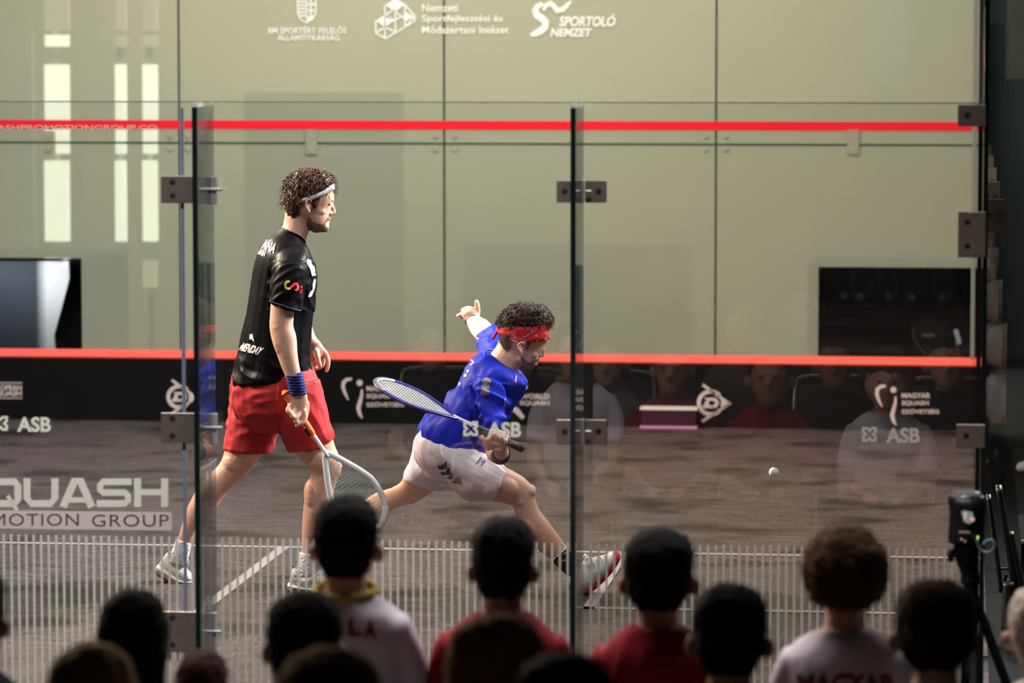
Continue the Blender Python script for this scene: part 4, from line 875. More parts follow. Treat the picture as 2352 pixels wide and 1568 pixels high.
    pxell(g, 1218, 1128, 14, 17, .042, A); pxell(g, 1219, 1208, 19, 40, .044, A-.018, 38); pxell(g, 1166, 1118, 34, 24, .042, A-.040, -28); pxell(g, 1197, 1150, 12, 16, .040, A-.016)
    # rear (far) leg, trailing and turned away from the lens
    B = Y+.06
    pxloft(g, [(985, 1030, 1050, 1085, .075), (952, 1060, 1028, 1104, .085, .03), (930, 1085, 1008, 1118, .085, .08), (921, 1106, 984, 1136, .070, .16), (903, 1118, 948, 1156, .058, .26), (884, 1125, 920, 1162, .054, .40), (862, 1132, 894, 1174, .052, .55), (840, 1146, 868, 1188, .046, .70), (815, 1170, 842, 1206, .038, .85), (796, 1192, 822, 1222, .034, 1.0), (786, 1206, 810, 1234, .034, 1.06)], B)
    body = g.remesh(.0042, 2, 'body', .45); body.materials.append(SKIN2); link('body', body, None, root)
    link('beard', shell(body, lambda c: (lambda q: inpoly(q[0], q[1], [(1196, 816), (1206, 827), (1216, 833), (1226, 826), (1236, 823), (1238, 829), (1228, 832), (1226, 837), (1232, 840), (1216, 854), (1198, 844)]))(to_px(c)), .0008, 'beard'), BEARD, root)
    for s in (-1, 1):
        e = Geo(); pxell(e, 1241, 796, 4.4, 2.4, .007, Y+s*.034); link('eye', e.mesh(), DARK, root, smooth=True)
        e = Geo(); pxtube(e, [(1234, 790, 1.4, s*.044), (1243, 788, 2.1, s*.034), (1251, 789, 1.6, s*.022)], Y); link('eyebrow', e.mesh(), HAIR2, root, smooth=True)
    # hair
    g = Geo()
    pxloft(g, [(1190, 697, 1230, 699, .034), (1166, 709, 1252, 708, .074), (1150, 724, 1264, 722, .092), (1143, 740, 1269, 738, .096), (1145, 752, 1262, 748, .090)], Y, 22)
    hm = g.remesh(.005, 1, 'hair'); wrinkle(hm, lambda c, n: .009*noise.noise(c*60)+.006*noise.noise(c*130))
    sm = strands(sample_roots(hm, 1000, lambda c: to_px(c)[1] < 750, 8), .028, .0036, 2.2, 8, 7, 4, .2).mesh('locks')
    low = Geo(); pxloft(low, [(1147, 750, 1215, 750, .083), (1145, 768, 1200, 770, .081), (1147, 785, 1186, 788, .075), (1152, 798, 1175, 806, .064)], Y); pxtube(low, [(1214, 780, 7, -.071), (1212, 792, 5, -.074), (1210, 802, 3, -.074)], Y); lo = low.remesh(.005, 1, 'low')
    bm = bmesh.new(); [bm.from_mesh(q) for q in (hm, sm, lo)]; bm.to_mesh(hm); bm.free(); hm.polygons.foreach_set('use_smooth', [True]*len(hm.polygons)); link('hair', hm, HAIR2, root)
    # bandana with knot and tails
    RB = mat('bandana_red', (.50, .008, .018), .7, bump=.2, bscale=90)
    g = Geo(); n = 56; rows = [(1143, 753, 763), (1158, 752, 773), (1180, 751, 785), (1200, 751, 786), (1225, 750, 787), (1246, 748, 784), (1262, 748, 779)]; hd = .094
    prof = (0, .25, .5, .75, 1)
    for k in range(n):
        t = 2*math.pi*k/n; u = (1-math.cos(t))/2*(len(rows)-1); i = min(int(u), len(rows)-2); f = u-i
        x, y0, y1 = [rows[i][j]*(1-f)+rows[i+1][j]*f for j in range(3)]
        for q in prof:
            bul = 1+.02*math.sin(q*9+k*.4); g.v.append(PY(1202+(x-1202)*bul, y0*(1-q)+y1*q, Y-math.sin(t)*hd*bul*(1-.05*q)))
    m = len(prof)
    for k in range(n):
        for j in range(m-1): a = k*m+j; b = ((k+1) % n)*m+j; g.f.append([a, b, b+1, a+1])
    me = g.mesh('bandana'); o = bpy.data.objects.new('t', me); C.objects.link(o); md = o.modifiers.new('s', 'SOLIDIFY'); md.thickness = .003; md.offset = 0
    me2 = bpy.data.meshes.new_from_object(o.evaluated_get(bpy.context.evaluated_depsgraph_get())); bpy.data.objects.remove(o); me2.polygons.foreach_set('use_smooth', [True]*len(me2.polygons))
    bo = link('bandana', me2, RB, root)
    g = Geo(); pxell(g, 1143, 757, 5, 6, .012, Y); pxtube(g, [(1142, 760, 3), (1138, 768, 3.6), (1132, 777, 4)], Y-.01); pxtube(g, [(1144, 758, 3), (1152, 766, 2.6, -.04), (1160, 774, 2.4, -.06)], Y); link('knot', g.remesh(.003, 1), RB, bo)
    bb = bvh_of(me2); PL = mat('bandana_print', (.62, .32, .38), .7)
    pr = P(); rn = random.Random(5)
    for x, y, r in ((1232, 770, 2.6), (1206, 783, 2.8), (1235, 784, 3), (1255, 765, 2.6), (1254, 778, 2.4), (1179, 763, 4), (1168, 765, 3), (1182, 774, 3.6), (1177, 768, 2.5), (1222, 760, 2.5)): pr.ring(x, y, r, r*.75, 1, k=10)
    pr.stroke([(1212, 769), (1220, 765), (1228, 760), (1234, 755)], 1.6); pr.stroke([(1200, 775), (1206, 773), (1214, 769)], 1.6); pr.stroke([(1174, 780), (1182, 783), (1188, 784)], 1.6); pr.stroke([(1178, 768), (1184, 771), (1180, 776)], 1.6)
    pr.onto('paisley_print', bb, PL, bo, .003, kind='stuff')
    # ---- shirt
    g = Geo()
    pxloft(g, [(1124, 808, 1183, 860, .085), (1112, 812, 1200, 866, .125), (1096, 818, 1208, 884, .175), (1076, 842, 1194, 906, .185), (1052, 884, 1174, 932, .175), (1030, 908, 1162, 955, .165), (1010, 942, 1150, 978, .160), (984, 956, 1130, 1000, .160), (966, 980, 1118, 1020, .165), (967, 1008, 1112, 1036, .170), (978, 1034, 1090, 1040, .165), (996, 1050, 1066, 1046, .15)], Y, 26)
    pxloft(g, [(1090, 860, 1160, 880, .06, -.13), (1094, 890, 1162, 905, .070, -.165), (1098, 925, 1160, 930, .070, -.19), (1106, 958, 1154, 955, .066, -.205), (1112, 984, 1151, 970, .060, -.215), (1114, 986, 1150, 972, .058, -.215)], Y)
    pxloft(g, [(1105, 840, 1160, 815, .070, .12), (1098, 806, 1150, 776, .072, .22), (1100, 782, 1144, 752, .068, .32), (1098, 772, 1136, 744, .066, .37)], Y)
    sh = g.remesh(.005, 4, 'shirt')
    def w1(c, n):
        x, y = to_px(c); a = .002*noise.noise(c*9)
        if y > 880 and x > 1080: a += folds(c, 17, (.9, 0, -.45), .019, 3.0, .15)
        else: a += folds(c, 12, (-.55, 0, 1), .011, 1.0)
        if y > 950: a += folds(c, 14, (-.5, 0, -.8), .006, 9.0)
        return a*max(.15, min(1, (1040-y)/50)) if x < 1095 else a
    wrinkle(sh, w1); BL = mat('shirt_blue', (.008, .024, .46), .6, .12, var=.12, vscale=12, bump=.06, bscale=300); so = link('shirt', sh, BL, root)
    g = Geo(); pxtube(g, [(1119, 803, 2.6, .03), (1113, 814, 3, -.05), (1118, 830, 3, -.085), (1140, 846, 2.6, -.095), (1162, 860, 2.4, -.09), (1182, 862, 2.2, -.05), (1190, 850, 2.2, .02), (1180, 836, 2.2, .08), (1140, 806, 2.2, .08), (1119, 803, 2.6, .03)], Y); link('collar', g.mesh(), mat('collar_blue', (.02, .09, .55), .5), so, smooth=True)
    bv = bvh_of(sh)
    pr = P()
    for k in range(3): pr.poly([(1104+2*k, 897-13*k), (1114+2*k, 892-13*k), (1124+2*k, 897-13*k), (1123+2*k, 906-13*k), (1113+2*k, 901-13*k), (1103+2*k, 906-13*k)])
    pr.onto('shoulder_chevrons', bv, mat('chevron_grey', (.20, .18, .20), .6), so, .010, 2)
    pr = P().poly([(1071, 850), (1076, 848), (1078, 854), (1073, 856)]).poly([(1065, 860), (1071, 857), (1072, 864), (1066, 866)]).poly([(1053, 879), (1059, 877), (1058, 885), (1053, 885)]); pr.stroke([(1097, 796), (1090, 806), (1094, 811)], 2.6); pr.stroke([(1086, 808), (1090, 817), (1083, 822)], 3); pr.stroke([(1082, 826), (1088, 832), (1080, 838)], 3.4); pr.onto('back_print', bv, WHITE, so, .008, 1, kind='stuff')
    pr = P().stroke([(1188, 851), (1186, 864), (1184, 877)], 2.4).stroke([(1161, 914), (1159, 922), (1162, 928), (1157, 934)], 1.6); pr.onto('chest_print', bv, mat('print_lilac', (.55, .5, .75), .6), so, .005, 1)
    # ---- shorts
    g = Geo()
    pxloft(g, [(968, 985, 1108, 1030, .155), (954, 1005, 1112, 1040, .168), (950, 1030, 1120, 1050, .170), (955, 1055, 1110, 1085, .15), (985, 1095, 1070, 1110, .08)], Y, 26)
    pxloft(g, [(1010, 1005, 1030, 1105, .10), (1070, 1020, 1050, 1132, .105), (1112, 1040, 1078, 1150, .100), (1140, 1058, 1104, 1148, .094), (1160, 1074, 1128, 1148, .088), (1163, 1077, 1131, 1150, .086)], Y-.10, 22)
    pxloft(g, [(952, 1015, 1060, 1085, .10), (944, 1055, 1038, 1112, .105, .02), (932, 1080, 1014, 1114, .098, .07), (927, 1094, 1005, 1121, .092, .10), (927, 1098, 1000, 1124, .090, .11)], Y+.06, 22)
    shorts = g.remesh(.0055, 3, 'shorts'); wrinkle(shorts, lambda c, n: .002*noise.noise(c*10)+folds(c, 15, (.8, 0, -.6), .005, 5.0, .25))
    sho = link('shorts', shorts, mat('shorts_white', (.66, .60, .66), .7, .25, bump=.1, bscale=240), root)
    bv = bvh_of(shorts); pr = P()
    for q in ([(1004, 1068), (1012, 1070.5), (1025, 1058), (1027, 1074), (1022, 1078), (1008, 1077)], [(1012, 1085), (1020, 1085.5), (1032, 1072), (1033, 1087), (1028, 1091), (1014.5, 1090)], [(1021.5, 1098), (1033, 1096), (1036, 1083), (1043.5, 1087), (1043.5, 1101)], [(1038.5, 1108), (1051, 1106), (1049.5, 1093), (1059.5, 1099), (1061.5, 1114)]): pr.poly(q)
    pr.onto('chevrons', bv, mat('print_black', (.012, .012, .014), .6), sho, .011, 3)
    pr = P().text('hummel', ((1116, 1051), (1120, 1054), (1108, 1070), (1104, 1067)), bold=.04); pr.stroke([(1096, 1062), (1100, 1058), (1102, 1054), (1106, 1050)], 4).ring(1107, 1058, 3, 3, 1.6, k=10); pr.onto('emblem', bv, mat('print_navy', (.02, .02, .12), .6), sho, .006, 1)
    # ---- wristbands
    g = Geo(); g.tube([PY(1148, 1046, Y-.31), PY(1152, 1043, Y-.36), PY(1152, 1040, Y-.40)], [.040, .039, .036], 16, 2, cap='flat'); link('wristband', g.remesh(.004, 1), mat('band_black', (.012, .011, .013), .9, bump=.4, bscale=200), root)
    g = Geo(); pxtube(g, [(1069, 742, 1.1, 0), (1071, 734, 1.1, -.03), (1077, 727, 1.1, -.038), (1086, 723.5, 1.3, -.036), (1098, 726, 1.1, -.02)], K); link('bracelet', g.mesh(), mat('bracelet_purple', (.05, .02, .09), .4), root, smooth=True)
    # ---- socks, shoes
    g = Geo(); pxloft(g, [(1303, 1253, 1266, 1286, .040), (1306, 1258, 1270, 1291, .041), (1314, 1272, 1284, 1304, .040), (1330, 1290, 1300, 1320, .040), (1336, 1300, 1308, 1328, .038)], A); sm = g.remesh(.004, 1); so2 = link('sock', sm, mat('sock_black', (.014, .013, .016), .85, bump=.4, bscale=120), root)
    link('sock_cuff', shell(sm, lambda c: (lambda q: (q[0]-1285)*.66+(q[1]-1269)*.75 < 3.5)(to_px(c)), .0015, 'cuff'), mat('cuff_white', (.72, .70, .78), .85), so2)
    pr = P().stroke([(1294, 1272), (1300, 1268), (1305, 1274)], 3).stroke([(1279, 1290), (1288, 1288), (1300, 1286)], 3); pr.onto('sock_print', bvh_of(sm), mat('sock_grey', (.4, .4, .42), .8), so2, .003)
    UP = mat('shoe_upper_white', (.72, .73, .72), .55, var=.1, vscale=25, bump=.2, bscale=90); RS = mat('shoe_red', (.70, .02, .022), .45); DR = mat('sole_dark_red', (.22, .008, .012), .5)
    up = [(1306, 1346, 1303, 1318, .030), (1322, 1358, 1312, 1306, .040), (1342, 1358, 1330, 1296, .043), (1362, 1350, 1346, 1282, .046), (1380, 1335, 1364, 1280, .048), (1396, 1318, 1380, 1276, .048), (1410, 1300, 1397, 1270, .045), (1420, 1286, 1408, 1264, .036)]
    g = Geo(); pxloft(g, up, A); um = g.remesh(.004, 2); e = link('shoe', um, UP, root)
    g = Geo(); pxloft(g, [(1304, 1350, 1300, 1336, .032), (1322, 1365, 1318, 1350, .044), (1346, 1364, 1338, 1350, .046), (1366, 1354, 1356, 1340, .047), (1384, 1338, 1374, 1326, .050), (1402, 1319, 1391, 1308, .051), (1418, 1297, 1406, 1290, .048), (1426, 1280, 1416, 1276, .034)], A); link('sole', g.remesh(.004, 1), DR, e)
    g = Geo(); pxloft(g, [(1416, 1300, 1404, 1276, .047), (1423, 1288, 1409, 1268, .042), (1426, 1276, 1416, 1265, .028)], A); link('toe_cap', g.remesh(.004, 1), RS, e)
    g = Geo(); [pxtube(g, [(1356+9*k, 1300-4*k, 1.5, -.048), (1352+9*k, 1290-3.5*k, 1.7, -.044), (1350+9*k, 1282-1.5*k, 1.8, -.02), (1350+9*k, 1281-1.5*k, 1.6, .02)], A) for k in range(5)]; pxtube(g, [(1345, 1282, 1.6, -.03), (1356, 1282, 1.6, -.05), (1360, 1292, 1.6, -.055), (1350, 1296, 1.6, -.052), (1345, 1284, 1.6, -.035)], A); link('laces', g.mesh(), LACE, e, smooth=True)
    g = Geo(); pxloft(g, [(1338, 1276, 1346, 1270, .020), (1344, 1296, 1358, 1284, .026)], A-.01, 12); link('tongue', g.remesh(.004, 1), UP, e)
    bs = bvh_of(um); pr = P(); [pr.stroke([(1356+k*7, 1318-3*k), (1360+k*7, 1336-5*k)], 2) for k in range(4)]; pr.onto('side_mesh', bs, mat('shoe_grey', (.30, .33, .34), .6), e, .003, 1)
    g = Geo(); pxloft(g, [(788, 1200, 812, 1228, .038), (780, 1214, 802, 1240, .038), (776, 1224, 796, 1246, .036)], B+1.05); link('sock', g.remesh(.005, 1), mat('sock_black', (.014, .013, .016)), root)
    g = Geo(); pxloft(g, [(764, 1246, 790, 1216, .032), (772, 1252, 802, 1224, .045), (788, 1254, 812, 1236, .050), (806, 1254, 824, 1244, .048), (822, 1254, 832, 1248, .034)], B+1.05); e = link('shoe', g.remesh(.005, 1), UP, root)
    g = Geo(); pxloft(g, [(764, 1251, 766, 1240, .034), (786, 1257, 788, 1248, .050), (832, 1257, 832, 1250, .038)], B+1.05); link('sole', g.remesh(.005, 1), DR, e)
    return root
P2 = player_two()
BGR = mat('grip_black', (.02, .02, .022), .5, bump=.4, bscale=120); NAVY = mat('racket_navy', (.018, .012, .16), .3, coat=.5); SILV = mat('racket_silver', (.16, .16, .17), .35, metal=.4)
r2, at2, fr2 = racket('squash_racket', 'dark blue squash racket with white strings swung behind the man in blue', (1197, 1029, -.46), (862, 872, -.42), .098, Y2, Vector((0, .97, .0))+vz*.19+vx*.06, (BGR, mat('shaft_lilac', (.45, .42, .75), .3, coat=.5), NAVY, SILV), mat('strings_white', (.75, .77, .76), .5), 'squash rackets', rows=18, cmain=14)
# ---- ball in flight
g = Geo(); pxell(g, 1777, 1084, 11.2, 11.2, 11.2*mpp(2.0), 2.0); link('squash_ball', g.mesh(), mat('ball_white', (.80, .76, .66), .6, bump=.1, bscale=200), None, 'small white squash ball in the air right of the lunging man', 'ball', smooth=True)
# ================================================================== spectators, seats, tripod
def spectator(px, top, D, headw, hair, shirt, label, skin=SKIN2, style='short', trousers=(.02, .022, .03), lap='hands', turn=0.0, pos=None, seed=0, group='seated spectators', neckw=1.0, shw=.84, rot=0.0, lean=0.0):
    """seated figure seen from behind; local frame: +y faces the court"""
    rnd = random.Random(seed)
    base = PD(px, top, D) if pos is None else Vector(pos)
    zt = base.z - ZA; bx_, by_ = base.x, base.y
    root = empty('person', (bx_, by_, ZA), label, 'person', group); root.rotation_euler.z = rot
    Mx = Matrix.Translation((bx_, by_, ZA)) @ Matrix.Rotation(rot, 4, 'Z')
    V = lambda x, y, z: Vector((x, y, z))
    hw = headw/FPX*D/2 if pos is None else headw
    sh_z = zt-.288; seat = .46; hz = zt-.012
    k = hw/.085
    def sv(g): g.v = [Mx @ v for v in g.v]; return g
    # body: head, neck, trunk, arms with hands, legs in one surface
    g = Geo()
    hd = lambda x, y, z: V(x, y+lean, z)
    g.loft([(hd(0, .005, hz), V(.03, 0, 0), V(0, .04, 0)), (hd(0, .0, hz-.03), V(.058*k, 0, 0), V(0, .075, 0)), (hd(0, .0, hz-.075), V(.072*k, 0, 0), V(0, .090, 0)), (hd(0, .005, hz-.12), V(.073*k, 0, 0), V(0, .092, 0)), (hd(0, .018, hz-.165), V(.066*k, 0, 0), V(0, .082, 0)), (hd(0, .035, hz-.205), V(.052, 0, 0), V(0, .064, 0)), (hd(0, .045, hz-.232), V(.030, 0, 0), V(0, .040, 0))], 18, 3)
    g.loft([(hd(0, -.02, hz-.15), V(.052*neckw, 0, 0), V(0, .055, 0)), (hd(0, -.03, hz-.22), V(.054*neckw, 0, 0), V(0, .056, 0)), (V(0, -.04+lean*.6, sh_z+.02), V(.064*neckw, 0, 0), V(0, .060, 0)), (V(0, -.04, sh_z-.04), V(.10, 0, 0), V(0, .07, 0))], 14, 3)
    g.tube([hd(0, .100, hz-.115), hd(0, .112, hz-.145), hd(0, .100, hz-.158)], [.009, .013, .012]); g.tube([hd(-.02, .088, hz-.185), hd(0, .096, hz-.185), hd(.02, .088, hz-.185)], .008); g.tube([hd(-.045, .078, hz-.10), hd(0, .094, hz-.098), hd(.045, .078, hz-.10)], .010)
    ke = k if style == 'short' else .85
    for s in (-1, 1): g.loft([(hd(s*.066*ke, -.004, hz-.138), V(0, .016, 0), V(0, 0, .020)), (hd(s*.086*ke, -.010, hz-.140), V(0, .018, 0), V(0, .0, .030)), (hd(s*.096*ke+s*.002, -.018, hz-.138), V(0, .013, 0), V(0, 0, .025)), (hd(s*.100*ke+s*.002, -.020, hz-.136), V(0, .006, 0), V(0, 0, .016))], 10, 2)
    g.loft([(V(0, -.04, sh_z-.01), V(.10, 0, 0), V(0, .06, 0)), (V(0, -.035, sh_z-.08), V(.130, 0, 0), V(0, .085, 0)), (V(0, -.02, sh_z-.25), V(.120, 0, 0), V(0, .085, 0)), (V(0, -.02, seat+.08), V(.12, 0, 0), V(0, .09, 0)), (V(0, -.01, seat+.01), V(.13, 0, 0), V(0, .11, 0))], 18, 3)
    for s in (-1, 1):
        el = V(s*.168, .05, sh_z-.30); wr_ = V(s*.10, .30, seat+.17)
        g.tube([V(s*.15*shw, -.035, sh_z-.05), V(s*.178*shw, -.01, sh_z-.17), el, (el+wr_)/2+V(0, 0, .01), wr_], [.040, .040, .036, .032, .025], 12, 3)
        pm = wr_+V(-s*.035, .055, -.012); g.tube([wr_, pm], [.025, .032], 10, 2, flat=.6)
        for q in range(4): g.tube([pm+V(-s*.002+(q-1.5)*.014, .018, 0), pm+V(-s*.012+(q-1.5)*.015, .055-.006*abs(q-1.3), -.008), pm+V(-s*.02+(q-1.5)*.015, .078-.010*abs(q-1.3), -.022)], [.0085, .008, .007], 8, 2)
        g.tube([wr_+V(-s*.02, .02, .008), pm+V(-s*.035, .015, .012), pm+V(-s*.045, .035, .006)], [.011, .009, .008], 8, 2)
        g.tube([V(s*.10, 0, seat+.06), V(s*.12, .25, seat+.085), V(s*.13, .46, seat+.07), V(s*.13, .50, seat-.05), V(s*.13, .47, .25), V(s*.13, .45, .07)], [.075, .07, .055, .05, .045, .035], 12, 3)
    sv(g); body = g.remesh(.0105, 2, 'body'); link('body', body, skin, root)
    for s in (-1, 1):
        e = sv(Geo().ell(hd(s*.030, .090, hz-.112), V(.010, 0, 0), V(0, .006, 0), V(0, 0, .006), 8, 6)); link('eye', e.mesh(), DARK, root, smooth=True)
    # shirt
    g = Geo()
    g.loft([(V(0, -.042+lean*.5, sh_z+.035), V(.072*neckw, 0, 0), V(0, .068, 0)), (V(0, -.042, sh_z+.012), V(.125*shw, 0, 0), V(0, .082, 0)), (V(0, -.04, sh_z-.025), V(.170*shw, 0, 0), V(0, .105, 0)), (V(0, -.035, sh_z-.09), V(.190*shw, 0, 0), V(0, .122, 0)), (V(0, -.02, sh_z-.25), V(.178*shw, 0, 0), V(0, .122, 0)), (V(0, -.02, seat+.10), V(.155, 0, 0), V(0, .13, 0)), (V(0, -.01, seat+.02), V(.16, 0, 0), V(0, .14, 0))], 22, 3)
    for s in (-1, 1): g.tube([V(s*.135*shw, -.038, sh_z-.045), V(s*.176*shw, -.02, sh_z-.12), V(s*.190*shw, .02, sh_z-.22)], [.056, .053, .050], 14, 3, cap='flat')
    sv(g); sm = g.remesh(.011, 3, 'shirt'); wrinkle(sm, lambda c, n: folds(c, 11, (.2, 0, 1), .006, seed)); sho = link('shirt', sm, shirt, root)
    # trousers and shoes
    g = Geo(); g.loft([(V(0, -.01, seat+.10), V(.165, 0, 0), V(0, .125, 0)), (V(0, 0, seat+.04), V(.17, 0, 0), V(0, .14, 0)), (V(0, .02, seat-.005), V(.16, 0, 0), V(0, .13, 0))], 18, 2)
    for s in (-1, 1): g.tube([V(s*.09, .02, seat+.075), V(s*.12, .25, seat+.09), V(s*.13, .46, seat+.075), V(s*.13, .51, seat-.05), V(s*.13, .475, .25), V(s*.13, .455, .10)], [.092, .084, .072, .066, .058, .052], 12, 3, cap='flat')
    sv(g); link('trousers', g.remesh(.012, 2), mat('trousers_%d_%d' % (trousers[0]*1000, trousers[2]*1000), trousers, .85, bump=.1), root)
    for s in (-1, 1):
        g = sv(Geo().tube([V(s*.13, .42, .045), V(s*.135, .50, .045), V(s*.14, .60, .032)], [.040, .042, .030], 10, 3, flat=1.0)); me = g.mesh()
        for v in me.vertices: v.co.z = max(v.co.z, ZA+.004)
        link('shoe', me, mat('spectator_shoe', (.25, .25, .26), .7), root, smooth=True)
    # hair
    hg = Geo(); t = hz+.012; w = hw
    if style == 'long':
        hg.loft([(hd(0, -.01, t), V(.03, 0, 0), V(0, .04, 0)), (hd(0, -.018, t-.03), V(w*.8, 0, 0), V(0, .082, 0)), (hd(0, -.022, t-.09), V(w, 0, 0), V(0, .094, 0)), (hd(0, -.035, t-.15), V(w*1.0, 0, 0), V(0, .080, 0)), (hd(0, -.055, t-.24), V(w*.98, 0, 0), V(0, .055, 0)), (hd(0, -.075, t-.34), V(w*1.02, 0, 0), V(0, .042, 0)), (hd(0, -.085, t-.42), V(w*.8, 0, 0), V(0, .028, 0))], 18, 3)
    elif style == 'afro':
        hg.loft([(hd(0, -.005, t+.01), V(.04, 0, 0), V(0, .05, 0)), (hd(0, -.012, t-.02), V(w*.72, 0, 0), V(0, .088, 0)), (hd(0, -.018, t-.07), V(w*.97, 0, 0), V(0, .105, 0)), (hd(0, -.026, t-.12), V(w, 0, 0), V(0, .098, 0)), (hd(0, -.040, t-.165), V(w*.86, 0, 0), V(0, .072, 0)), (hd(0, -.05, t-.195), V(w*.55, 0, 0), V(0, .045, 0))], 20, 3)
    else:
        hg.loft([(hd(0, -.005, t), V(.03, 0, 0), V(0, .04, 0)), (hd(0, -.010, t-.020), V(w*.76, 0, 0), V(0, .078, 0)), (hd(0, -.014, t-.055), V(w*.98, 0, 0), V(0, .095, 0)), (hd(0, -.024, t-.105), V(w, 0, 0), V(0, .088, 0)), (hd(0, -.038, t-.15), V(w*.93, 0, 0), V(0, .066, 0)), (hd(0, -.048, t-.185), V(w*.76, 0, 0), V(0, .044, 0)), (hd(0, -.052, t-.212), V(w*.58, 0, 0), V(0, .028, 0))], 20, 3)
    sv(hg); hm = hg.remesh(.008, 1, 'hair'); amp = .010 if style == 'afro' else .005
    wrinkle(hm, lambda c, n: amp*noise.noise(c*28+Vector((seed, 0, 0)))+amp*.6*noise.noise(c*70))
    sm2 = strands(sample_roots(hm, 420 if style != 'afro' else 700, None, seed+3), .030 if style == 'afro' else .022, .0022, 1.4 if style == 'afro' else .5, 6, 4, seed, .2 if style == 'afro' else .6).mesh()
    bm = bmesh.new(); bm.from_mesh(hm); bm.from_mesh(sm2); bm.to_mesh(hm); bm.free(); hm.polygons.foreach_set('use_smooth', [True]*len(hm.polygons)); link('hair', hm, hair, root)
    return root, sho, sm

def chair_at(x, y, label, shellm, group='spectator chairs', rot=0.0, top=.84):
    tz = lambda z: .44+(z-.44)*(top-.44)/.43
    root = empty('stacking_chair', (x, y, ZA), label, 'chair', group); root.rotation_euler.z = rot
    Mx = Matrix.Translation((x, y, ZA)) @ Matrix.Rotation(rot, 4, 'Z')
    def pt(name, g, m, smooth=True): g.v = [Mx @ v for v in g.v]; return link(name, g.mesh(), m, root, smooth=smooth)
    V = lambda a, b, c: Vector((a, b, c))
    g = Geo(); g.loft([(V(0, -.19, .435), V(.175, 0, 0), V(0, .0, .010)), (V(0, -.15, .440), V(.185, 0, 0), V(0, .0, .012)), (V(0, .10, .440), V(.185, 0, 0), V(0, .0, .012)), (V(0, .20, .428), V(.17, 0, 0), V(0, .0, .010))], 16, 2); pt('seat', g, shellm)
    g = Geo(); g.loft([(V(0, -.20, tz(.56)), V(.17, 0, 0), V(0, .010, 0)), (V(0, -.225, tz(.70)), V(.175, 0, 0), V(0, .010, 0)), (V(0, -.24, tz(.82)), V(.17, 0, 0), V(0, .010, 0)), (V(0, -.243, tz(.84)), V(.16, 0, 0), V(0, .007, 0))], 16, 2); pt('backrest', g, shellm)
    for s in (-1, 1):
        pt('leg', Geo().tube([V(s*.178, .20, .425), V(s*.195, .235, .012)], .011), STEELW); pt('leg', Geo().tube([V(s*.178, -.19, .425), V(s*.195, -.235, .012)], .011), STEELW)
        pt('back_tube', Geo().tube([V(s*.184, -.19, .44), V(s*.186, -.215, tz(.62)), V(s*.184, -.245, tz(.82)), V(s*.15, -.255, tz(.865)), V(0, -.258, tz(.87))], .011), STEELW)
    return root

BLKH = mat('hair_black', (.010, .009, .009), .85, .08, var=.4, vscale=40); BRNH = mat('hair_dark_brown', (.030, .018, .011), .85, .08, var=.4, vscale=40); CURL = mat('hair_light_brown', (.075, .042, .019), .85, .08, var=.5, vscale=40)
BLOND = mat('hair_blond', (.42, .28, .14), .85, .08, var=.5, vscale=40); CHEST = mat('hair_chestnut', (.26, .145, .068), .85, .08, var=.5, vscale=40); AUB = mat('hair_auburn', (.022, .006, .004), .85, .08, var=.5, vscale=40); GREYH = mat('hair_white', (.62, .52, .45), .85, .08, var=.2, vscale=40)
def tee(n, c): return mat('tee_'+n, c, .85, .2, var=.08, vscale=9, bump=.12, bscale=200)
TW = tee('white', (.66, .62, .70)); TR = tee('red', (.24, .004, .013)); TK = tee('black', (.014, .014, .017)); TG = tee('grey', (.22, .22, .24)); TN = tee('navy', (.02, .025, .05)); TG2 = tee('stone', (.34, .33, .34)); TWH = tee('bright_white', (.78, .74, .74))
SKD = mat('skin_tan', (.40, .20, .13), .55, .3, var=.12, vscale=22)
R1, R2_, R3, R4 = 9.9, 9.0, 8.1, 7.3
people = [
 # px, top, D, width, hair, shirt, label, kw
 (797, 1137, R1, 148, BLKH, TW, 'spectator with short black hair, white shirt and yellow collar', {}),
 (1157, 1185, R1, 143, BLKH, TR, 'spectator with cropped dark hair and red shirt below the lunging man', dict(seed=2)),
 (1515, 1213, R1, 160, BLKH, TR, 'spectator with thick black hair, long neck and red polo shirt', dict(seed=3)),
 (1943, 1218, R1, 196, CURL, TW, 'spectator with bushy light brown curls and white lettered shirt', dict(style='afro', seed=4)),
 (1678, 1340, R2_, 172, BLKH, TK, 'spectator with round black hair between the red polo shirt and the bushy curls', dict(seed=5)),
 (2150, 1330, R2_, 184, BRNH, TN, 'spectator with thick dark brown hair beneath the tripod camcorder', dict(seed=6, style='short')),
 (310, 1352, R2_, 164, BLKH, TK, 'spectator with long dark hair in front of the striped glass, left', dict(style='long', seed=7)),
 (702, 1358, R2_, 172, BLKH, TG, 'spectator with dark hair directly in front of the white shirt with yellow collar', dict(seed=8)),
 (-62, 1296, R2_, 150, BLKH, TK, 'dark-haired spectator cut by the left picture edge', dict(seed=9)),
 (2408, 1340, R1, 180, GREYH, TWH, 'pale-haired spectator in white cut by the right picture edge', dict(seed=10)),
 (215, 1476, R3, 210, BLOND, TG2, 'blond spectator at the bottom edge, left corner', dict(style='long', seed=11)),
 (1142, 1408, R3, 236, CHEST, TG, 'spectator with light chestnut hair at the bottom edge under the red shirt', dict(style='long', seed=12)),
 (758, 1488, R4, 240, CHEST, TN, 'spectator with brown hair at the bottom edge under the dark-haired head', dict(seed=13)),
 (1300, 1500, R4, 230, BLKH, TK, 'black-haired spectator at the bottom edge right of the chestnut hair', dict(seed=14)),
 (466, 1494, R1, 118, AUB, TN, 'small auburn-haired spectator low beside the long dark hair', dict(seed=15, shw=.72)),
]
made = []
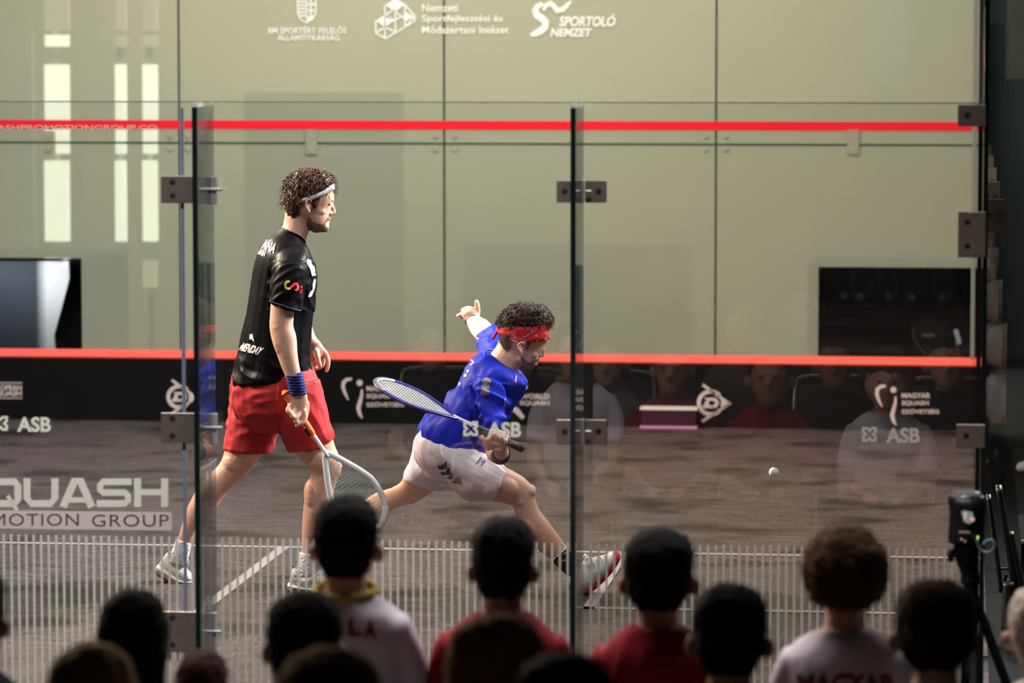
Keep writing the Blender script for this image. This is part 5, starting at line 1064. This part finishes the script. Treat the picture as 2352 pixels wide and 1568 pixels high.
CH = ['white shirt with yellow collar', 'red shirt with cropped hair', 'red polo shirt', 'bushy brown curls', 'round black hair', 'head beneath the camcorder', 'long dark hair', 'head before the yellow collar', 'person at the left picture edge', 'person at the right picture edge', 'blond hair', 'light chestnut hair', 'brown hair, bottom edge', 'black hair, bottom edge', 'small auburn head']
for i, (px, top, D, w, hair, shirt, label, kw) in enumerate(people):
    pr_, sho, sm = spectator(px, top, D, w, hair, shirt, label, SKD if i in (1, 2, 4) else SKIN2, **kw); made.append((pr_, sho, sm, D))
    x, y = pr_.location.x, pr_.location.y
    chair_at(x, y-.02, 'steel-framed stacking chair under the ' + CH[i], mat('chair_shell_dark', (.05, .05, .055), .5), top={R1: .72, R2_: .965}.get(D, .8))
# prints on the white shirts, collar ribbon
pr = P().rtext('A', 836, 1424, 864, 1466, bold=.06); pr.rtext('L', 800, 1420, 828, 1462, bold=.06); pr.onto('back_print', bvh_of(made[0][2]), mat('print_maroon', (.16, .006, .03), .7), made[0][1], .006, 1)
pr = P().rtext('MAGYAR', 1830, 1546, 2060, 1600, bold=.05); pr.onto('back_print', bvh_of(made[3][2]), mat('print_maroon', (.16, .006, .03), .7), made[3][1], .006, 1)
c0 = made[0][0].location; zt = PD(797, 1137, R1).z
g = Geo(); cz = zt-.288+.042
g.tube([Vector((c0.x+.078*math.cos(a), c0.y-.042+.074*math.sin(a), cz+.012*math.sin(a))) for a in [6.2832*k/16 for k in range(17)]], .012, 8, 2); link('lanyard', g.mesh(), mat('lanyard_yellow', (.50, .36, .03), .7), made[0][0], smooth=True)
# someone on the side stand
spectator(0, 0, 0, .085, BLKH, tee('teal', (.05, .09, .10)), 'spectator in teal shirt on the dark side stand beyond the tripod', pos=(.85, 8.6, 1.42), rot=1.3, seed=22, group='spectators on the side stand', trousers=(.03, .035, .04))
for x, y in ((.85, 8.6),): chair_at(x, y, 'dark chair on the side stand under the teal shirt', mat('chair_shell_dark', (.05, .05, .055)), 'side stand chairs', 1.25)

# ---- side platforms with pale nosing
plm = mat('platform_black', (.006, .006, .0065), .9, .05, var=.3, vscale=5); nos = mat('nosing', (.16, .14, .10), .5)
for k, (py, Y) in enumerate(((1492, .55), (1350, 2.3), (1241, 3.9))):
    z = PY(2320, py, Y).z; x0 = .16
    e = empty('stage_platform', (1.0, Y+.5, ZA), ['front', 'middle', 'rear'][k] + ' black stage platform right of the court glass', 'platform', 'side platforms')
    z = max(z, ZA+.02+.01*k)
    boxobj('deck', (x0, Y+.02, ZA), (2.2, Y+.9, z), plm, e); boxobj('nosing', (x0, Y, z-.012), (2.2, Y+.02, z+.001), nos, e)
# ---- pale panel far right, high, standing in for the lit hall wall
a = PY(2312, 182, 11.5); b = PY(2470, -90, 11.5); boxobj('lit_wall_panel', (a.x, 11.5, a.z), (b.x, 11.53, b.z), mat('lit_wall_grey', (.34, .40, .42), .8, var=.3, vscale=4), None, label='pale grey panel for the lit hall wall, top right', cat='panel')

# ---- camcorder on tripod outside the right corner
YC = -.75
tp = empty('camera_tripod', (PY(2232, 1335, YC).x, YC, ZA), 'black camera tripod standing outside the right corner of the glass', 'tripod')
TB = mat('tripod_black', (.010, .010, .011), .45); sc = mpp(YC)
hx = PY(2226, 1330, YC); link('head', (lambda g: (pxloft(g, [(2192, 1246, 2252, 1246, .03), (2188, 1262, 2250, 1262, .035), (2196, 1290, 2246, 1290, .035), (2206, 1318, 2250, 1318, .030), (2204, 1340, 2256, 1340, .030)], YC), g.remesh(.006, 1))[1])(Geo()), TB, tp)
link('pan_knob', (lambda g: (pxell(g, 2184, 1275, 9, 16, .012, YC), g.mesh())[1])(Geo()), TB, tp, smooth=True)
link('column', Geo().tube([hx, Vector((hx.x+.01, YC, .35))], .018).mesh(), TB, tp, smooth=True)
ap = Vector((hx.x+.012, YC, hx.z-.04))
for dx, dy in ((.26, .05), (.02, -.30), (-.05, .28)):
    ft = Vector((ap.x+dx, YC+dy, ZA+.014)); mid = ap.lerp(ft, .5)
    lg = link('leg', Geo().tube([ap, mid], .015).mesh(), TB, tp, smooth=True); link('lower_leg', Geo().tube([mid, ft], .010).mesh(), TB, lg, smooth=True)
cm_ = empty('camcorder', PY(2220, 1250, YC), 'black camcorder with small screen mounted on the tripod by the glass corner', 'camera')
g = Geo(); pxloft(g, [(2178, 1138, 2262, 1138, .04), (2176, 1150, 2265, 1150, .055), (2180, 1172, 2264, 1172, .06), (2179, 1200, 2262, 1200, .06), (2176, 1240, 2260, 1240, .06), (2180, 1247, 2256, 1247, .055)], YC, 14, 2); link('body', g.remesh(.005, 1), TB, cm_)
g = Geo(); pxloft(g, [(2188, 1128, 2250, 1128, .03), (2180, 1140, 2262, 1140, .05)], YC, 14); link('top_hood', g.remesh(.005, 1), mat('hood_grey', (.10, .11, .12), .3), cm_)
pr = P(); pr.poly([(2208, 1174), (2214, 1172), (2234, 1176), (2238, 1196), (2226, 1203), (2214, 1198)]); pr.plane('screen', YC-.066, mat('screen_glow', (.1, .12, .13), .2, emit=(.45, .52, .54), estr=.35), cm_)
pr = P(); pr.poly([(2215, 1175), (2220, 1176), (2219, 1192), (2214, 1191)]); pr.poly([(2228, 1187), (2239, 1190), (2236, 1197), (2227, 1194)]); pr.plane('screen_image', YC-.0665, mat('screen_skin', (.6, .3, .2), .3, emit=(.9, .5, .38), estr=.6), cm_)
pr = P(); pr.poly([(2183, 1133), (2212, 1132), (2210, 1140), (2186, 1141)]); pr.poly([(2228, 1128), (2250, 1132), (2248, 1137), (2226, 1134)]); pr.plane('hood_highlights', YC-.064, mat('hood_highlight_pale', (.5, .52, .53), .4), cm_)  # pale highlights on the hood, painted as flat shapes
for x, y, c in ((2206, 1223, (.35, .33, .2)), (2213, 1223, (.35, .33, .2)), (2220, 1223, (.35, .33, .2)), (2226, 1224, (.25, .15, .4)), (2209, 1239, (.6, .5, .4)), (2217, 1244, (.7, .2, .25))):
    g = Geo(); pxell(g, x, y, 3.2, 4, .006, YC-.062); link('button', g.mesh(), mat('btn_%d' % (c[0]*100+c[2]*1000), c, .4), cm_, smooth=True)
g = Geo(); pxell(g, 2246, 1234, 2, 4, .006, YC-.064); link('record_lamp', g.mesh(), mat('lamp_green', (.5, .8, .1), .4, emit=(.7, 1, .1), estr=1.0), cm_, smooth=True)
g = Geo(); pxtube(g, [(2244, 1240, 3), (2248, 1256, 3), (2258, 1267, 3), (2272, 1268, 3), (2283, 1259, 3), (2284, 1247, 3), (2275, 1240, 3.4), (2264, 1244, 3.4), (2258, 1250, 3)], YC-.06); link('wrist_cord', g.mesh(), mat('cord_teal', (.14, .24, .23), .5), cm_, smooth=True)
# ---- a second stand in the dark beside the side wall
st = empty('light_stand', PY(2318, 1345, 2.6), 'black folded light stand in the dark right of the glass', 'stand'); st.location.z = ZA
for nm, pts, r in (('column', [(2296, 1130), (2330, 1340)], 8), ('leg', [(2272, 1150), (2298, 1345)], 6), ('leg', [(2322, 1230), (2346, 1345)], 9), ('brace', [(2286, 1306), (2330, 1306)], 3), ('brace', [(2312, 1320), (2302, 1345)], 3)):
    g = Geo(); pxtube(g, [(x, y, r) for x, y in pts], 2.6); link(nm, g.mesh(), TB, st, smooth=True)
g = Geo(); g.tube([Vector((PY(2318, 1345, 2.6).x, 2.6, PY(2318, 1345, 2.6).z)), Vector((PY(2318, 1345, 2.6).x, 2.6, ZA+.02))], .03); link('foot', g.mesh(), TB, st, smooth=True)
